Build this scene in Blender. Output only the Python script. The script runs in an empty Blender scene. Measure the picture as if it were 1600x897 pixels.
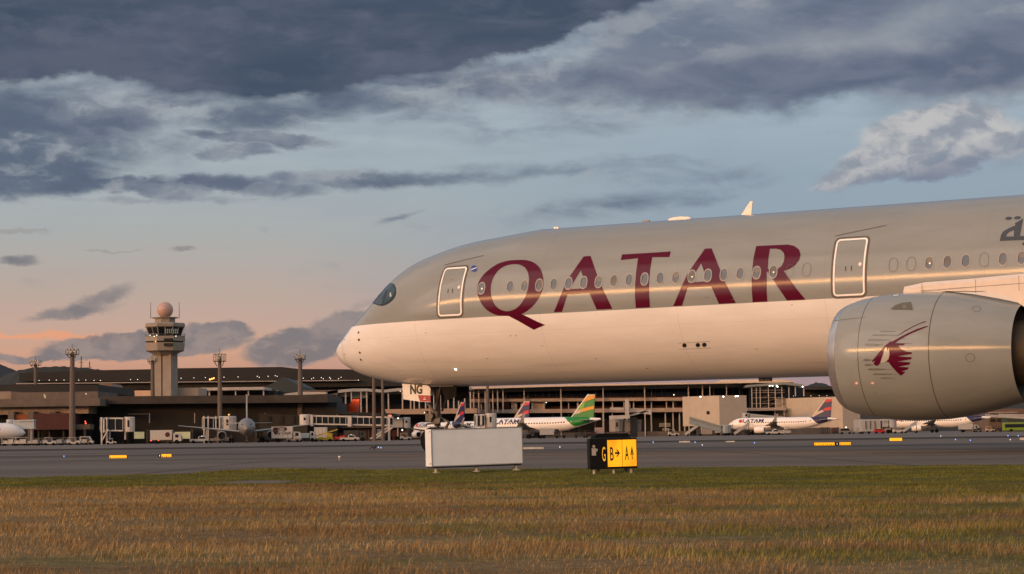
import bpy, bmesh, math, random
import numpy as np
from mathutils import Vector, Matrix
from mathutils.geometry import delaunay_2d_cdt
from mathutils.bvhtree import BVHTree
random.seed(7); RNG = np.random.default_rng(11)
scene = bpy.context.scene
C = scene.collection
R_ = math.radians
PI = math.pi

# ------------------------------------------------------------------ camera
F = 3273.0; ROLL = .0135; Y0 = 682.0; CH = .65      # focal length in pixels of the 1600 px wide photograph, roll, horizon row, eye height
_p = math.atan((Y0-448.5)/F)
FW = Vector((0, math.cos(_p), math.sin(_p))); _u = Vector((0, -math.sin(_p), math.cos(_p))); _r = Vector((1, 0, 0))
RT = _r*math.cos(ROLL) - _u*math.sin(ROLL); UP = _u*math.cos(ROLL) + _r*math.sin(ROLL)
CAMP = Vector((0, 0, CH))
cam = bpy.data.cameras.new('camera'); camo = bpy.data.objects.new('camera', cam); C.objects.link(camo)
M = Matrix((RT, UP, -FW)).transposed().to_4x4(); M.translation = CAMP; camo.matrix_world = M
cam.sensor_width = 36; cam.lens = F/1600*36; cam.clip_start = .1; cam.clip_end = 30000
scene.camera = camo
def ray(x, y): return (RT*((x-800)/F) - UP*((y-448.5)/F) + FW).normalized()
def at(x, y, Z):                       # the point at depth Z (metres north of the camera) seen in that direction
    d = ray(x, y); return CAMP + d*(Z/d.y)
def gnd(x, Z): 
    p = at(x, 682, Z); return Vector((p.x, Z, 0))
def horizon(x): return Y0 - ROLL*(x-800)

# ------------------------------------------------------------------ colour helpers
def lin(c): 
    c = c/255; return c/12.92 if c <= .04045 else ((c+.055)/1.055)**2.4
def rgb(r, g, b): return (lin(r), lin(g), lin(b), 1)

# ------------------------------------------------------------------ node expression helper
class NT:
    def __init__(s, tree): s.t = tree; s.n = tree.nodes; s.l = tree.links
    def node(s, typ, ins={}, **kw):
        n = s.n.new(typ)
        for k, v in kw.items(): setattr(n, k, v)
        for k, v in ins.items():
            if isinstance(v, bpy.types.NodeSocket): s.l.new(v, n.inputs[k])
            else: n.inputs[k].default_value = v
        return n
    def m(s, op, a, b=None, c=None, clamp=False):
        ins = {0: a}
        if b is not None: ins[1] = b
        if c is not None: ins[2] = c
        n = s.node('ShaderNodeMath', ins, operation=op); n.use_clamp = clamp; return n.outputs[0]
    def noise(s, vec, scale, detail=4, rough=.55, dist=0, w=None):
        n = s.node('ShaderNodeTexNoise', {'Vector': vec, 'Scale': scale, 'Detail': detail, 'Roughness': rough, 'Distortion': dist})
        return n.outputs['Fac']
    def mapr(s, v, a, b, c=0., d=1., smooth=True):
        n = s.node('ShaderNodeMapRange', {'Value': v, 'From Min': a, 'From Max': b, 'To Min': c, 'To Max': d})
        if smooth: n.interpolation_type = 'SMOOTHSTEP'
        return n.outputs[0]
    def mix(s, f, a, b, mode='MIX'):
        n = s.node('ShaderNodeMix', {}, data_type='RGBA', blend_type=mode)
        for sock, v in ((n.inputs[0], f), (n.inputs[6], a), (n.inputs[7], b)):
            if isinstance(v, bpy.types.NodeSocket): s.l.new(v, sock)
            else: sock.default_value = v
        return n.outputs[2]
    def ramp(s, v, stops, interp='LINEAR'):
        n = s.node('ShaderNodeValToRGB', {0: v}); cr = n.color_ramp; cr.interpolation = interp
        while len(cr.elements) < len(stops): cr.elements.new(.5)
        for e, (p, c) in zip(cr.elements, stops): e.position = p; e.color = c
        return n.outputs[0]
    def mapping(s, vec, loc=(0,0,0), rot=(0,0,0), scale=(1,1,1), typ='POINT'):
        n = s.node('ShaderNodeMapping', {'Vector': vec, 'Location': loc, 'Rotation': rot, 'Scale': scale}, vector_type=typ)
        return n.outputs[0]
    def comb(s, x, y, z=0.): return s.node('ShaderNodeCombineXYZ', {0: x, 1: y, 2: z}).outputs[0]
    def sep(s, v): return s.node('ShaderNodeSeparateXYZ', {0: v}).outputs

# ------------------------------------------------------------------ sky
def azel(x, y):
    d = ray(x, y); return math.degrees(math.atan2(d.x, d.y)), math.degrees(math.asin(d.z))
def build_world():
    w = bpy.data.worlds.new('World'); scene.world = w; w.use_nodes = True
    t = NT(w.node_tree); t.n.clear()
    tc = t.node('ShaderNodeTexCoord').outputs['Generated']
    sx, sy, sz = t.sep(tc)
    el = t.m('MULTIPLY', t.m('ARCSINE', sz), 180/PI)
    az = t.m('MULTIPLY', t.m('ARCTAN2', sx, sy), 180/PI)
    # clear sky: a gradient by elevation, warmer towards the west (left)
    f = t.mapr(el, 0, 14, 0, 1, False)
    west = t.ramp(f, [(0, rgb(172,114,102)), (.10, rgb(190,138,120)), (.17, rgb(208,161,135)), (.22, rgb(198,166,150)), (.30, rgb(184,168,158)), (.39, rgb(172,173,171)), (.50, rgb(166,177,182)), (.72, rgb(177,189,196)), (1, rgb(128,150,174))])
    east = t.ramp(f, [(0, rgb(160,124,126)), (.08, rgb(170,140,142)), (.20, rgb(156,154,160)), (.34, rgb(146,160,172)), (.50, rgb(150,167,180)), (.72, rgb(170,186,196)), (1, rgb(116,138,165))])
    base = t.mix(t.mapr(az, -8, 7), west, east)
    hi = t.mapr(el, 14, 50)
    base = t.mix(hi, base, rgb(150,158,170))
    # warped sky coordinates for clouds
    vec = t.comb(az, el, 0.)
    def warp(v, sc, amp, off):
        n = t.node('ShaderNodeTexNoise', {'Vector': t.mapping(v, loc=off, scale=(.55, 1, 1)), 'Scale': sc, 'Detail': 6, 'Roughness': .6})
        d = t.node('ShaderNodeVectorMath', {0: n.outputs['Color'], 1: (.5, .5, .5)}, operation='SUBTRACT').outputs[0]
        d = t.node('ShaderNodeVectorMath', {0: d, 1: amp}, operation='MULTIPLY').outputs[0]
        return t.node('ShaderNodeVectorMath', {0: v, 1: d}, operation='ADD').outputs[0]
    wv = warp(vec, .55, (3.2, 1.5, 0), (3, 7, 0))
    wf = warp(vec, 1.3, (1.1, .75, 0), (9, 1, 0))
    def blob(v, x, y, rx, ry, rot=0, a=1.25, b=.35, k=1.):
        ax, ey = azel(x, y)
        q = t.mapping(v, loc=(ax, ey, 0), rot=(0, 0, R_(rot)), scale=(rx/57.1, ry/57.1, 1), typ='TEXTURE')
        d = t.node('ShaderNodeVectorMath', {0: q}, operation='LENGTH').outputs['Value']
        return t.mapr(d, a, b, 0, k)
    def mx(*l):
        o = l[0]
        for q in l[1:]: o = t.m('MAXIMUM', o, q)
        return o
    def relief(sc, off, amt, stretch=(.6, 1, 1)):      # noise and its difference against a point a little higher: lit tops, shaded bases
        v1 = t.mapping(wf, loc=(off, off*.7, 0), scale=stretch); v2 = t.mapping(wf, loc=(off-.10, off*.7+.34, 0), scale=stretch)
        n1 = t.noise(v1, sc, 7, .56); n2 = t.noise(v2, sc, 7, .56)
        return n1, t.m('ADD', .5, t.m('MULTIPLY', t.m('SUBTRACT', n1, n2), amt), clamp=True)
    streak = t.noise(t.mapping(vec, scale=(.16, .8, 1)), 1.0, 7, .6, .3)
    fine = t.noise(t.mapping(vec, loc=(4, 2, 0), rot=(0, 0, R_(-7)), scale=(.34, 1.1, 1)), 1.1, 8, .56, .5)
    broad = t.noise(t.mapping(vec, loc=(1, 5, 0), rot=(0, 0, R_(-8)), scale=(.14, .42, 1)), 1.0, 6, .55, .4)
    rn, rel = relief(.55, 2.0, 2.6, (.45, 1, 1)); cn, crel = relief(.75, 6.0, 2.4, (.75, 1, 1))
    col = base
    veil = t.m('MULTIPLY', t.mapr(streak, .40, .66), t.mapr(el, 4.5, 8))
    col = t.mix(t.m('MULTIPLY', veil, .45), col, rgb(146,158,172))
    # middle grey banks
    mid = mx(blob(wv, 10, 215, 330, 95, 4, 1.3, .3), blob(wv, 330, 172, 380, 42, 0, 1.4, .2, .8), blob(wv, 700, 140, 430, 52, 6, 1.4, .2, .85), blob(wv, 40, 285, 190, 34, 0, 1.25, .3),
             blob(wv, 270, 290, 300, 19, 0, 1.3, .3, .95), blob(wf, 560, 280, 330, 17, 1, 1.35, .2, .72), blob(wf, 400, 215, 165, 15, -4, 1.2, .3, .95), blob(wf, 370, 236, 85, 14, 0, 1.3, .3, .8),
             blob(wv, 1150, 110, 420, 70, 3, 1.3, .3, .9), blob(wv, 950, 268, 420, 24, -2, 1.4, .1, .46), blob(wv, 960, 318, 330, 24, 8, 1.4, .1, .40), blob(wf, 620, 340, 55, 8, 20, 1.4, .1, .5),
             blob(wf, 270, 312, 220, 8, 0, 1.4, .1, .6), blob(wv, 880, 200, 300, 20, 3, 1.4, .1, .35))
    mid = t.mapr(t.m('ADD', mid, t.m('MULTIPLY', t.m('SUBTRACT', fine, .5), 1.3)), .08, .94, 0, .95)
    midc = t.mix(t.mapr(broad, .36, .64), rgb(90,103,122), rgb(124,132,146))
    midc = t.mix(t.mapr(rel, .50, .85), midc, rgb(152,158,166))
    midc = t.mix(t.mapr(rel, .55, .25, 0, .8), midc, rgb(84,95,118))
    col = t.mix(mid, col, midc)
    # dark deck over the upper left
    deck = mx(blob(wv, 120, 20, 620, 118, 1, 1.12, .72), blob(wv, 520, 50, 430, 100, 7, 1.12, .66), blob(wv, 840, 0, 320, 78, 14, 1.12, .6))
    deck = t.mapr(t.m('ADD', deck, t.m('MULTIPLY', t.m('SUBTRACT', fine, .5), .8)), .22, .74)
    deckc = t.mix(t.mapr(broad, .38, .66), rgb(68,81,101), rgb(90,98,115))
    deckc = t.mix(t.mapr(fine, .48, .72, 0, .45), deckc, rgb(102,110,126))
    deckc = t.mix(t.mapr(rel, .5, .85, 0, .45), deckc, rgb(100,106,124))
    # lighter lilac mass over the upper right with a darker lower edge
    rl = mx(blob(wv, 1290, 50, 430, 105, 0, 1.25, .6), blob(wv, 1600, 70, 240, 100, 10, 1.2, .5))
    rl = t.mapr(t.m('ADD', rl, t.m('MULTIPLY', t.m('SUBTRACT', fine, .5), .9)), .14, .84)
    rlc = t.mix(t.mapr(broad, .36, .64), rgb(106,117,136), rgb(143,150,160)); rlc = t.mix(t.mapr(rel, .45, .85, 0, .6), rlc, rgb(158,162,169))
    col = t.mix(t.m('MULTIPLY', rl, .94), col, rlc)
    rt = mx(blob(wv, 1270, 118, 440, 44, 1, 1.25, .3), blob(wv, 1560, 95, 220, 60, 12, 1.25, .3), blob(wv, 1330, 10, 170, 40, 10, 1.3, .2, .7))
    rtc = t.mix(t.mapr(fine, .36, .66), rgb(86,98,122), rgb(110,118,138))
    col = t.mix(t.m('MULTIPLY', rt, .85), col, rtc)
    col = t.mix(deck, col, deckc)
    # bright cumulus on the right, its underside darker
    cu = mx(blob(wf, 1465, 208, 120, 50, 8, 1.15, .72), blob(wf, 1400, 240, 112, 40, 20, 1.15, .7), blob(wf, 1350, 270, 90, 22, 14, 1.25, .4), blob(wf, 1480, 250, 90, 30, 14, 1.2, .6), blob(wf, 1575, 222, 75, 36, 6, 1.3, .3, .8))
    under = mx(blob(wf, 1400, 296, 200, 30, 14, 1.5, .1), blob(wf, 1560, 268, 120, 22, 10, 1.5, .1))
    cu = t.mapr(t.m('ADD', cu, t.m('MULTIPLY', t.m('SUBTRACT', cn, .5), 1.0)), .06, .90)
    cuc = t.mix(t.mapr(crel, .25, .80), rgb(142,149,161), rgb(192,190,190))
    cuc = t.mix(t.m('MULTIPLY', under, .85), cuc, rgb(106,117,142))
    col = t.mix(t.m('MULTIPLY', cu, .93), col, cuc)
    # low clouds against the glow
    glow = t.m('MULTIPLY', blob(wf, 60, 524, 170, 5, -3, 1.5, .1), .75)
    col = t.mix(glow, col, rgb(238,160,118))
    low = mx(blob(wf, 230, 540, 180, 24, 3, 1.12, .7), blob(wf, 335, 520, 70, 20, 0, 1.1, .65), blob(wf, 110, 555, 150, 9, 2, 1.15, .5), blob(wf, 470, 540, 105, 34, 12, 1.12, .65), blob(wf, 530, 520, 80, 34, 10, 1.12, .6),
             blob(wf, 110, 487, 85, 12, 6, 1.3, .2, .8), blob(wf, 160, 470, 60, 16, 22, 1.3, .2, .7), blob(wf, 25, 408, 42, 11, 0, 1.3, .2, .85), blob(wf, 180, 390, 60, 3.5, 2, 1.3, .3, .5), blob(wf, 285, 390, 24, 5, 0, 1.3, .3, .5), blob(wf, 30, 360, 60, 4, 0, 1.3, .3, .35),
             blob(wf, 410, 355, 12, 10, 30, 1.4, .2, .3), blob(wf, 560, 480, 40, 12, 30, 1.4, .2, .35), blob(wf, 1240, 590, 200, 6, 0, 1.3, .2, .4))
    low = t.mapr(t.m('ADD', low, t.m('MULTIPLY', t.m('SUBTRACT', cn, .5), 1.0)), .08, .86)
    lowc = t.mix(t.mapr(crel, .3, .75), rgb(114,115,122), rgb(146,136,134))
    col = t.mix(t.m('MULTIPLY', low, .86), col, lowc)
    # the sky out of view: a broken cloud deck over the camera, an orange slot of sunset low in the west
    back = t.mapr(t.m('ABSOLUTE', az), 16, 40)
    ndir = t.noise(t.mapping(tc, scale=(3, 3, 7)), 1.0, 5, .55)
    wst = t.m('SUBTRACT', 1., t.mapr(t.m('ABSOLUTE', t.m('ADD', az, 112.)), 10, 100))
    sarc = t.m('MULTIPLY', t.mapr(az, -100, -109), t.mapr(az, -172, -155))
    bsky = t.mix(t.mapr(ndir, .38, .62), (.30, .33, .38, 1), (.70, .72, .76, 1))
    warm = t.mix(t.mapr(el, 0, 42), (.54, .43, .37, 1), (.50, .48, .48, 1))
    bsky = t.mix(t.m('MULTIPLY', t.m('SUBTRACT', 1., t.mapr(el, 6, 60)), t.m('ADD', .35, t.m('MULTIPLY', wst, .65))), bsky, warm)
    bsky = t.mix(t.mapr(el, 9, 0, 0, .8), bsky, (.10, .085, .08, 1))
    slot = t.m('MULTIPLY', t.m('MULTIPLY', sarc, t.mapr(t.noise(t.mapping(vec, scale=(.05, 1.2, 1)), 1., 3), .3, .7, .35, 1.2)), t.m('SUBTRACT', 1., t.mapr(t.m('ABSOLUTE', t.m('SUBTRACT', el, 11.3)), .8, 2.2)))
    bsky = t.mix(slot, bsky, (58, 27, 9, 1))
    col = t.mix(back, col, bsky)
    # the far ground below the horizon
    col = t.mix(t.mapr(el, -.6, -2), col, (.05, .045, .04, 1))
    bg = t.node('ShaderNodeBackground', {'Color': col, 'Strength': 1.0})
    out = t.node('ShaderNodeOutputWorld', {'Surface': bg.outputs[0]})
    w.cycles.sampling_method = 'MANUAL'; w.cycles.sample_map_resolution = 1024
build_world()
# last warm light, low in the west, very soft
sun = bpy.data.lights.new('sun', 'SUN'); sun.energy = .98; sun.angle = R_(44); sun.color = (1, .83, .74)
suno = bpy.data.objects.new('sun', sun); C.objects.link(suno)
_az, _el = R_(-114), R_(21)
sd = Vector((math.sin(_az)*math.cos(_el), math.cos(_az)*math.cos(_el), math.sin(_el)))
suno.rotation_euler = sd.to_track_quat('Z', 'Y').to_euler(); suno.location = (-30, -10, 40)
vs = scene.view_settings; vs.view_transform = 'Standard'; vs.look = 'None'; vs.exposure = 0; vs.gamma = 1
try: vs.use_curve_mapping = False
except Exception: pass
scene.cycles.max_bounces = 6; scene.cycles.caustics_reflective = False; scene.cycles.caustics_refractive = False

# ------------------------------------------------------------------ materials
MATS = {}
def mat(name, base, rough=.6, metal=0, emit=None, es=0, coat=0, coatr=.1, var=.12, vscale=3., bump=0., spec=.5):
    if name in MATS: return MATS[name]
    m = bpy.data.materials.new(name); m.use_nodes = True; t = NT(m.node_tree)
    p = t.n['Principled BSDF']
    tc = t.node('ShaderNodeTexCoord').outputs['Object']
    c = base if len(base) == 4 else (*base, 1)
    if var:
        n = t.noise(tc, vscale, 6, .6)
        k = t.mapr(n, .3, .7, 1-var, 1+var, False)
        col = t.node('ShaderNodeVectorMath', {0: c[:3], 'Scale': k}, operation='SCALE').outputs[0]
        t.l.new(col, p.inputs['Base Color'])
        if bump:
            b = t.node('ShaderNodeBump', {'Height': t.noise(tc, vscale*6, 6), 'Strength': bump, 'Distance': .02}); t.l.new(b.outputs[0], p.inputs['Normal'])
    else: p.inputs['Base Color'].default_value = c
    p.inputs['Roughness'].default_value = rough; p.inputs['Metallic'].default_value = metal
    p.inputs['Specular IOR Level'].default_value = spec
    if coat: p.inputs['Coat Weight'].default_value = coat; p.inputs['Coat Roughness'].default_value = coatr
    if emit: p.inputs['Emission Color'].default_value = (*emit, 1) if len(emit) == 3 else emit; p.inputs['Emission Strength'].default_value = es
    MATS[name] = m; return m

# ------------------------------------------------------------------ object helpers
def tag(o, label=None, cat=None, group=None, kind=None):
    if label: o['label'] = label
    if cat: o['category'] = cat
    if group: o['group'] = group
    if kind: o['kind'] = kind
    return o
ORG = {}
def thing(name, label, cat, loc=(0,0,0), rz=0, group=None, scale=None):
    o = bpy.data.objects.new(name, None); C.objects.link(o); o.empty_display_size = .3
    o.location = loc; o.rotation_euler = (0, 0, rz); ORG[o.name] = Vector(loc)
    if scale: o.scale = (scale,)*3
    tag(o, label, cat, group); return o
def link_mesh(name, me, m, parent=None):
    o = bpy.data.objects.new(name, me); C.objects.link(o)
    if m: me.materials.append(m)
    if parent: o.parent = parent
    return o
class MB:
    def __init__(s): s.v = []; s.f = []
    def add(s, vs, fs):
        k = len(s.v); s.v += [tuple(v) for v in vs]; s.f += [tuple(i+k for i in f) for f in fs]; return s
    def box(s, x0, x1, y0, y1, z0, z1, m=None):
        vs = [Vector(p) for p in ((x0,y0,z0),(x1,y0,z0),(x1,y1,z0),(x0,y1,z0),(x0,y0,z1),(x1,y0,z1),(x1,y1,z1),(x0,y1,z1))]
        if m: vs = [m @ v for v in vs]
        return s.add(vs, [(0,3,2,1),(4,5,6,7),(0,1,5,4),(1,2,6,5),(2,3,7,6),(3,0,4,7)])
    def tube(s, p, q, r, r2=None, n=10, cap=True):
        p = Vector(p); q = Vector(q); r2 = r if r2 is None else r2
        d = (q-p).normalized(); a = d.orthogonal().normalized(); b = d.cross(a)
        vs = []
        for i in range(n):
            c, sn = math.cos(2*PI*i/n), math.sin(2*PI*i/n)
            vs.append(p+(a*c+b*sn)*r); vs.append(q+(a*c+b*sn)*r2)
        fs = [(2*i, 2*((i+1) % n), 2*((i+1) % n)+1, 2*i+1) for i in range(n)]
        if cap: fs += [tuple(2*i for i in range(n))[::-1], tuple(2*i+1 for i in range(n))]
        return s.add(vs, fs)
    def bar(s, p, q, w, h):            # square section bar between two points
        p = Vector(p); q = Vector(q); d = (q-p).normalized()
        a = d.cross(Vector((0,0,1))); a = a.normalized() if a.length > 1e-4 else Vector((1,0,0)); b = a.cross(d)
        vs = [e+a*w/2*i+b*h/2*j for e in (p, q) for i, j in ((-1,-1),(1,-1),(1,1),(-1,1))]
        return s.add(vs, [(0,1,2,3),(7,6,5,4),(0,4,5,1),(1,5,6,2),(2,6,7,3),(3,7,4,0)])
    def lathe(s, prof, n=32, axis='z', c=(0,0,0), rot=0):   # prof: (t, r)
        k0 = len(s.v); vs = []; c = Vector(c)
        for t, r in prof:
            for i in range(n):
                a = 2*PI*i/n+rot; u, v = r*math.cos(a), r*math.sin(a)
                vs.append(c+Vector((u, v, t) if axis == 'z' else (t, u, v) if axis == 'x' else (u, t, v)))
        fs = []
        for j in range(len(prof)-1):
            for i in range(n): fs.append((j*n+i, j*n+(i+1) % n, (j+1)*n+(i+1) % n, (j+1)*n+i))
        if prof[0][1] > 1e-6: fs.append(tuple(range(n))[::-1])
        if prof[-1][1] > 1e-6: fs.append(tuple((len(prof)-1)*n+i for i in range(n)))
        return s.add(vs, fs)
    def prism(s, poly, axis, a, b):     # poly in the two other axes, extruded from a to b
        def P(u, v, t): return {'x': (t,u,v), 'y': (u,t,v), 'z': (u,v,t)}[axis]
        n = len(poly); vs = [P(u, v, a) for u, v in poly]+[P(u, v, b) for u, v in poly]
        return s.add(vs, [tuple(range(n)), tuple(range(2*n-1, n-1, -1))]+[(i, i+n, (i+1) % n+n, (i+1) % n) for i in range(n)])
    def sphere(s, c, r, n=10, m=8):
        return s.lathe([(r*math.cos(PI*j/m)*-1, max(r*math.sin(PI*j/m), 1e-5)) for j in range(m+1)], n, 'z', c)
    def build(s, name, m, parent=None, world=False, smooth=False, bevel=0, auto=35, label=None):
        vs = s.v
        if world and parent: o_ = ORG[parent.name]; vs = [tuple(Vector(v)-o_) for v in vs]
        me = bpy.data.meshes.new(name); me.from_pydata(vs, [], s.f)
        bm = bmesh.new(); bm.from_mesh(me); bmesh.ops.recalc_face_normals(bm, faces=bm.faces)
        if smooth:
            for f in bm.faces: f.smooth = True
            for e in bm.edges:
                if len(e.link_faces) == 2 and e.calc_face_angle(0) > R_(auto): e.smooth = False
        bm.to_mesh(me); bm.free()
        o = link_mesh(name, me, m, parent)
        if bevel:
            b = o.modifiers.new('bevel', 'BEVEL'); b.width = bevel; b.segments = 2; b.limit_method = 'ANGLE'
        if label: o['label'] = label
        return o
_kids = {}
def copy_tree(o, parent=None):
    c = o.copy(); C.objects.link(c)
    if parent: c.parent = parent; c.matrix_parent_inverse = o.matrix_parent_inverse.copy()
    for ch in [x for x in C.objects if x.parent == o]: copy_tree(ch, c)
    return c
def dup(src, loc, rz, label, group=None, scale=None):
    c = copy_tree(src); c.location = loc; c.rotation_euler = (0, 0, rz); c['label'] = label
    if group: c['group'] = group
    if scale: c.scale = (scale,)*3
    return c
def text_mesh(body, size, extrude=.002, sx=1., shear=0, bold=0):
    cu = bpy.data.curves.new('t', 'FONT'); cu.body = body; cu.size = size; cu.extrude = extrude; cu.shear = shear; cu.offset = bold
    cu.align_x = 'CENTER'; cu.align_y = 'CENTER'; cu.resolution_u = 3
    o = bpy.data.objects.new('t', cu); C.objects.link(o)
    dg = bpy.context.evaluated_depsgraph_get(); me = bpy.data.meshes.new_from_object(o.evaluated_get(dg)); me.materials.clear()
    for v in me.vertices: v.co.x *= sx
    bpy.data.objects.remove(o); bpy.data.curves.remove(cu); return me
# polygons -> triangulated patch laid on a surface by a mapping function
def smooth_loop(pts, k=4):
    n = len(pts); out = []
    for i in range(n):
        p0, p1, p2, p3 = (Vector(pts[(i+j-1) % n]) for j in range(4))
        for q in range(k):
            u = q/k; out.append(tuple(.5*((2*p1)+(p2-p0)*u+(2*p0-5*p1+4*p2-p3)*u*u+(3*p1-p0-3*p2+p3)*u**3)))
    return out
def inside(x, y, polys):
    c = False
    for P in polys:
        j = len(P)-1
        for i in range(len(P)):
            if (P[i][1] > y) != (P[j][1] > y) and x < (P[j][0]-P[i][0])*(y-P[i][1])/(P[j][1]-P[i][1])+P[i][0]: c = not c
            j = i
    return c
def patch(polys, fn, step, name, m, parent, label=None):
    vs = []; ed = []
    for P in polys:
        st = len(vs); n = len(P)
        for i in range(n):
            a = Vector(P[i]); b = Vector(P[(i+1) % n]); k = max(1, int((b-a).length/step))
            for q in range(k): vs.append(a.lerp(b, q/k))
        ed += [(i, i+1) for i in range(st, len(vs)-1)]+[(len(vs)-1, st)]
    xs = [p[0] for P in polys for p in P]; ys = [p[1] for P in polys for p in P]
    gx = np.arange(min(xs)+step*.5, max(xs), step); gy = np.arange(min(ys)+step*.5, max(ys), step)
    if len(gx)*len(gy) < 40000:
        for x in gx:
            for y in gy:
                if inside(x, y, polys): vs.append(Vector((x, y)))
    rv, _, rf, *_ = delaunay_2d_cdt(vs, ed, [], 0, step*.01)
    keep = []
    for f in rf:
        cx = sum(rv[i][0] for i in f)/len(f); cy = sum(rv[i][1] for i in f)/len(f)
        if inside(cx, cy, polys): keep.append(tuple(f))
    pos = [fn(v[0], v[1]) for v in rv]
    keep = [f for f in keep if all(pos[i] is not None for i in f)]
    used = sorted({i for f in keep for i in f}); idx = {u: k for k, u in enumerate(used)}
    me = bpy.data.meshes.new(name); me.from_pydata([pos[u] for u in used], [], [tuple(idx[i] for i in f) for f in keep])
    for p in me.polygons: p.use_smooth = True
    o = link_mesh(name, me, m, parent)
    if label: o['label'] = label
    return o
def rrect(x0, x1, y0, y1, r, n=5):
    out = []
    for cx, cy, a0 in ((x1-r, y1-r, 0), (x0+r, y1-r, 90), (x0+r, y0+r, 180), (x1-r, y0+r, 270)):
        for i in range(n+1):
            a = R_(a0+90*i/n); out.append((cx+r*math.cos(a), cy+r*math.sin(a)))
    return out
def ell(cx, cy, rx, ry, n=24, rot=0, p=1.):
    out = []
    for i in range(n):
        a = 2*PI*i/n; c, s = math.cos(a), math.sin(a)
        u = rx*math.copysign(abs(c)**p, c); v = ry*math.copysign(abs(s)**p, s)
        out.append((cx+u*math.cos(rot)-v*math.sin(rot), cy+u*math.sin(rot)+v*math.cos(rot)))
    return out

# ================================================================== GROUND
def ground_mats():
    def surf(name, stops, sc, rough, bumps=.3, stretch=(1,1,1)):
        m = bpy.data.materials.new(name); m.use_nodes = True; t = NT(m.node_tree); p = t.n['Principled BSDF']
        tc = t.node('ShaderNodeTexCoord').outputs['Object']; q = t.mapping(tc, scale=stretch)
        a = t.noise(q, sc, 8, .62); b = t.noise(q, sc*7, 6, .6); f = t.m('ADD', t.m('MULTIPLY', a, .7), t.m('MULTIPLY', b, .3))
        t.l.new(t.ramp(t.mapr(f, .32, .68, 0, 1, False), stops), p.inputs['Base Color'])
        p.inputs['Roughness'].default_value = rough; p.inputs['Specular IOR Level'].default_value = .12
        bm_ = t.node('ShaderNodeBump', {'Height': t.noise(tc, 60, 6), 'Strength': bumps, 'Distance': .01}); t.l.new(bm_.outputs[0], p.inputs['Normal'])
        return m
    MATS['asphalt'] = surf('asphalt', [(0, (.088,.070,.057,1)), (.40, (.122,.098,.080,1)), (1, (.168,.138,.114,1))], .12, .75, .35, (.25, 1, 1))
    MATS['asphalt_dark'] = surf('asphalt_dark', [(0, (.060,.046,.038,1)), (1, (.100,.078,.064,1))], .10, .8, .35, (.2, 1, 1))
    MATS['concrete_apron'] = surf('concrete_apron', [(0, (.11,.088,.072,1)), (.5, (.145,.118,.098,1)), (1, (.18,.15,.125,1))], .03, .7, .2, (.4, 1, 1))
    MATS['rough_strip'] = surf('rough_strip', [(0, (.030,.026,.018,1)), (1, (.060,.048,.034,1))], .2, .95, .5, (.3, 1, 1))
ground_mats()
def grass_material(name, blades):
    m = bpy.data.materials.new(name); m.use_nodes = True; t = NT(m.node_tree); p = t.n['Principled BSDF']
    pos = t.node('ShaderNodeNewGeometry').outputs['Position']
    px, py, _ = t.sep(pos)
    flat = t.comb(px, py, 0.)
    # green where the verge is mown beside the taxiway, dry and brown nearer to us; patches of each in the other
    edge = t.m('ADD', py, t.m('MULTIPLY', px, .55))
    n1 = t.noise(t.mapping(flat, scale=(.45, 1, 1)), .30, 5, .6)
    n2 = t.noise(t.mapping(flat, loc=(5, 3, 0), scale=(.5, 1, 1)), .9, 5, .6)
    n3 = t.noise(flat, 9., 4, .6)
    n4 = t.noise(t.mapping(flat, loc=(2, 8, 0), scale=(.42, .8, 1)), 1.5, 5, .6)
    g = t.mapr(t.m('ADD', edge, t.m('MULTIPLY', t.m('SUBTRACT', n1, .5), 16)), 23.5, 27.5)
    g2 = t.mapr(t.m('ADD', n2, t.m('MULTIPLY', px, .026)), .47, .64, 0, .90)
    g = t.m('MAXIMUM', g, g2)
    dry = t.ramp(t.m('ADD', t.m('MULTIPLY', n1, .6), t.m('MULTIPLY', n2, .4)), [(.3, (.140,.088,.036,1)), (.43, (.240,.157,.067,1)), (.56, (.335,.240,.112,1)), (.70, (.190,.152,.055,1))])
    grn = t.ramp(n2, [(.3, (.080,.088,.014,1)), (.5, (.125,.130,.024,1)), (.7, (.185,.165,.038,1))])
    col = t.mix(g, dry, grn)
    if blades:
        r = t.node('ShaderNodeAttribute', attribute_name='rnd').outputs['Fac']
        k = t.m('MULTIPLY', t.m('ADD', .55, t.m('MULTIPLY', r, .95)), t.mapr(n4, .32, .66, .62, 1.15))
        col = t.node('ShaderNodeVectorMath', {0: col, 'Scale': k}, operation='SCALE').outputs[0]
        straw = t.m('MULTIPLY', t.m('GREATER_THAN', r, .93), t.m('SUBTRACT', 1., g))
        col = t.mix(t.m('MULTIPLY', straw, .6), col, (.33,.23,.13,1))
        p.inputs['Subsurface Weight'].default_value = 0
    else:
        k = t.mapr(n3, .3, .7, .40, .75); col = t.node('ShaderNodeVectorMath', {0: col, 'Scale': k}, operation='SCALE').outputs[0]
        b = t.node('ShaderNodeBump', {'Height': t.noise(flat, 40, 6), 'Strength': .8, 'Distance': .03}); t.l.new(b.outputs[0], p.inputs['Normal'])
    t.l.new(col, p.inputs['Base Color']); p.inputs['Roughness'].default_value = .85; p.inputs['Specular IOR Level'].default_value = .15
    return m
EDGE = 38.3
def sheet(name, x0, x1, y0, y1, z, m, label=None):
    mb = MB(); mb.add([(x0,y0,z),(x1,y0,z),(x1,y1,z),(x0,y1,z)], [(0,1,2,3)])
    return tag(mb.build(name, m), label, kind='structure')
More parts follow.
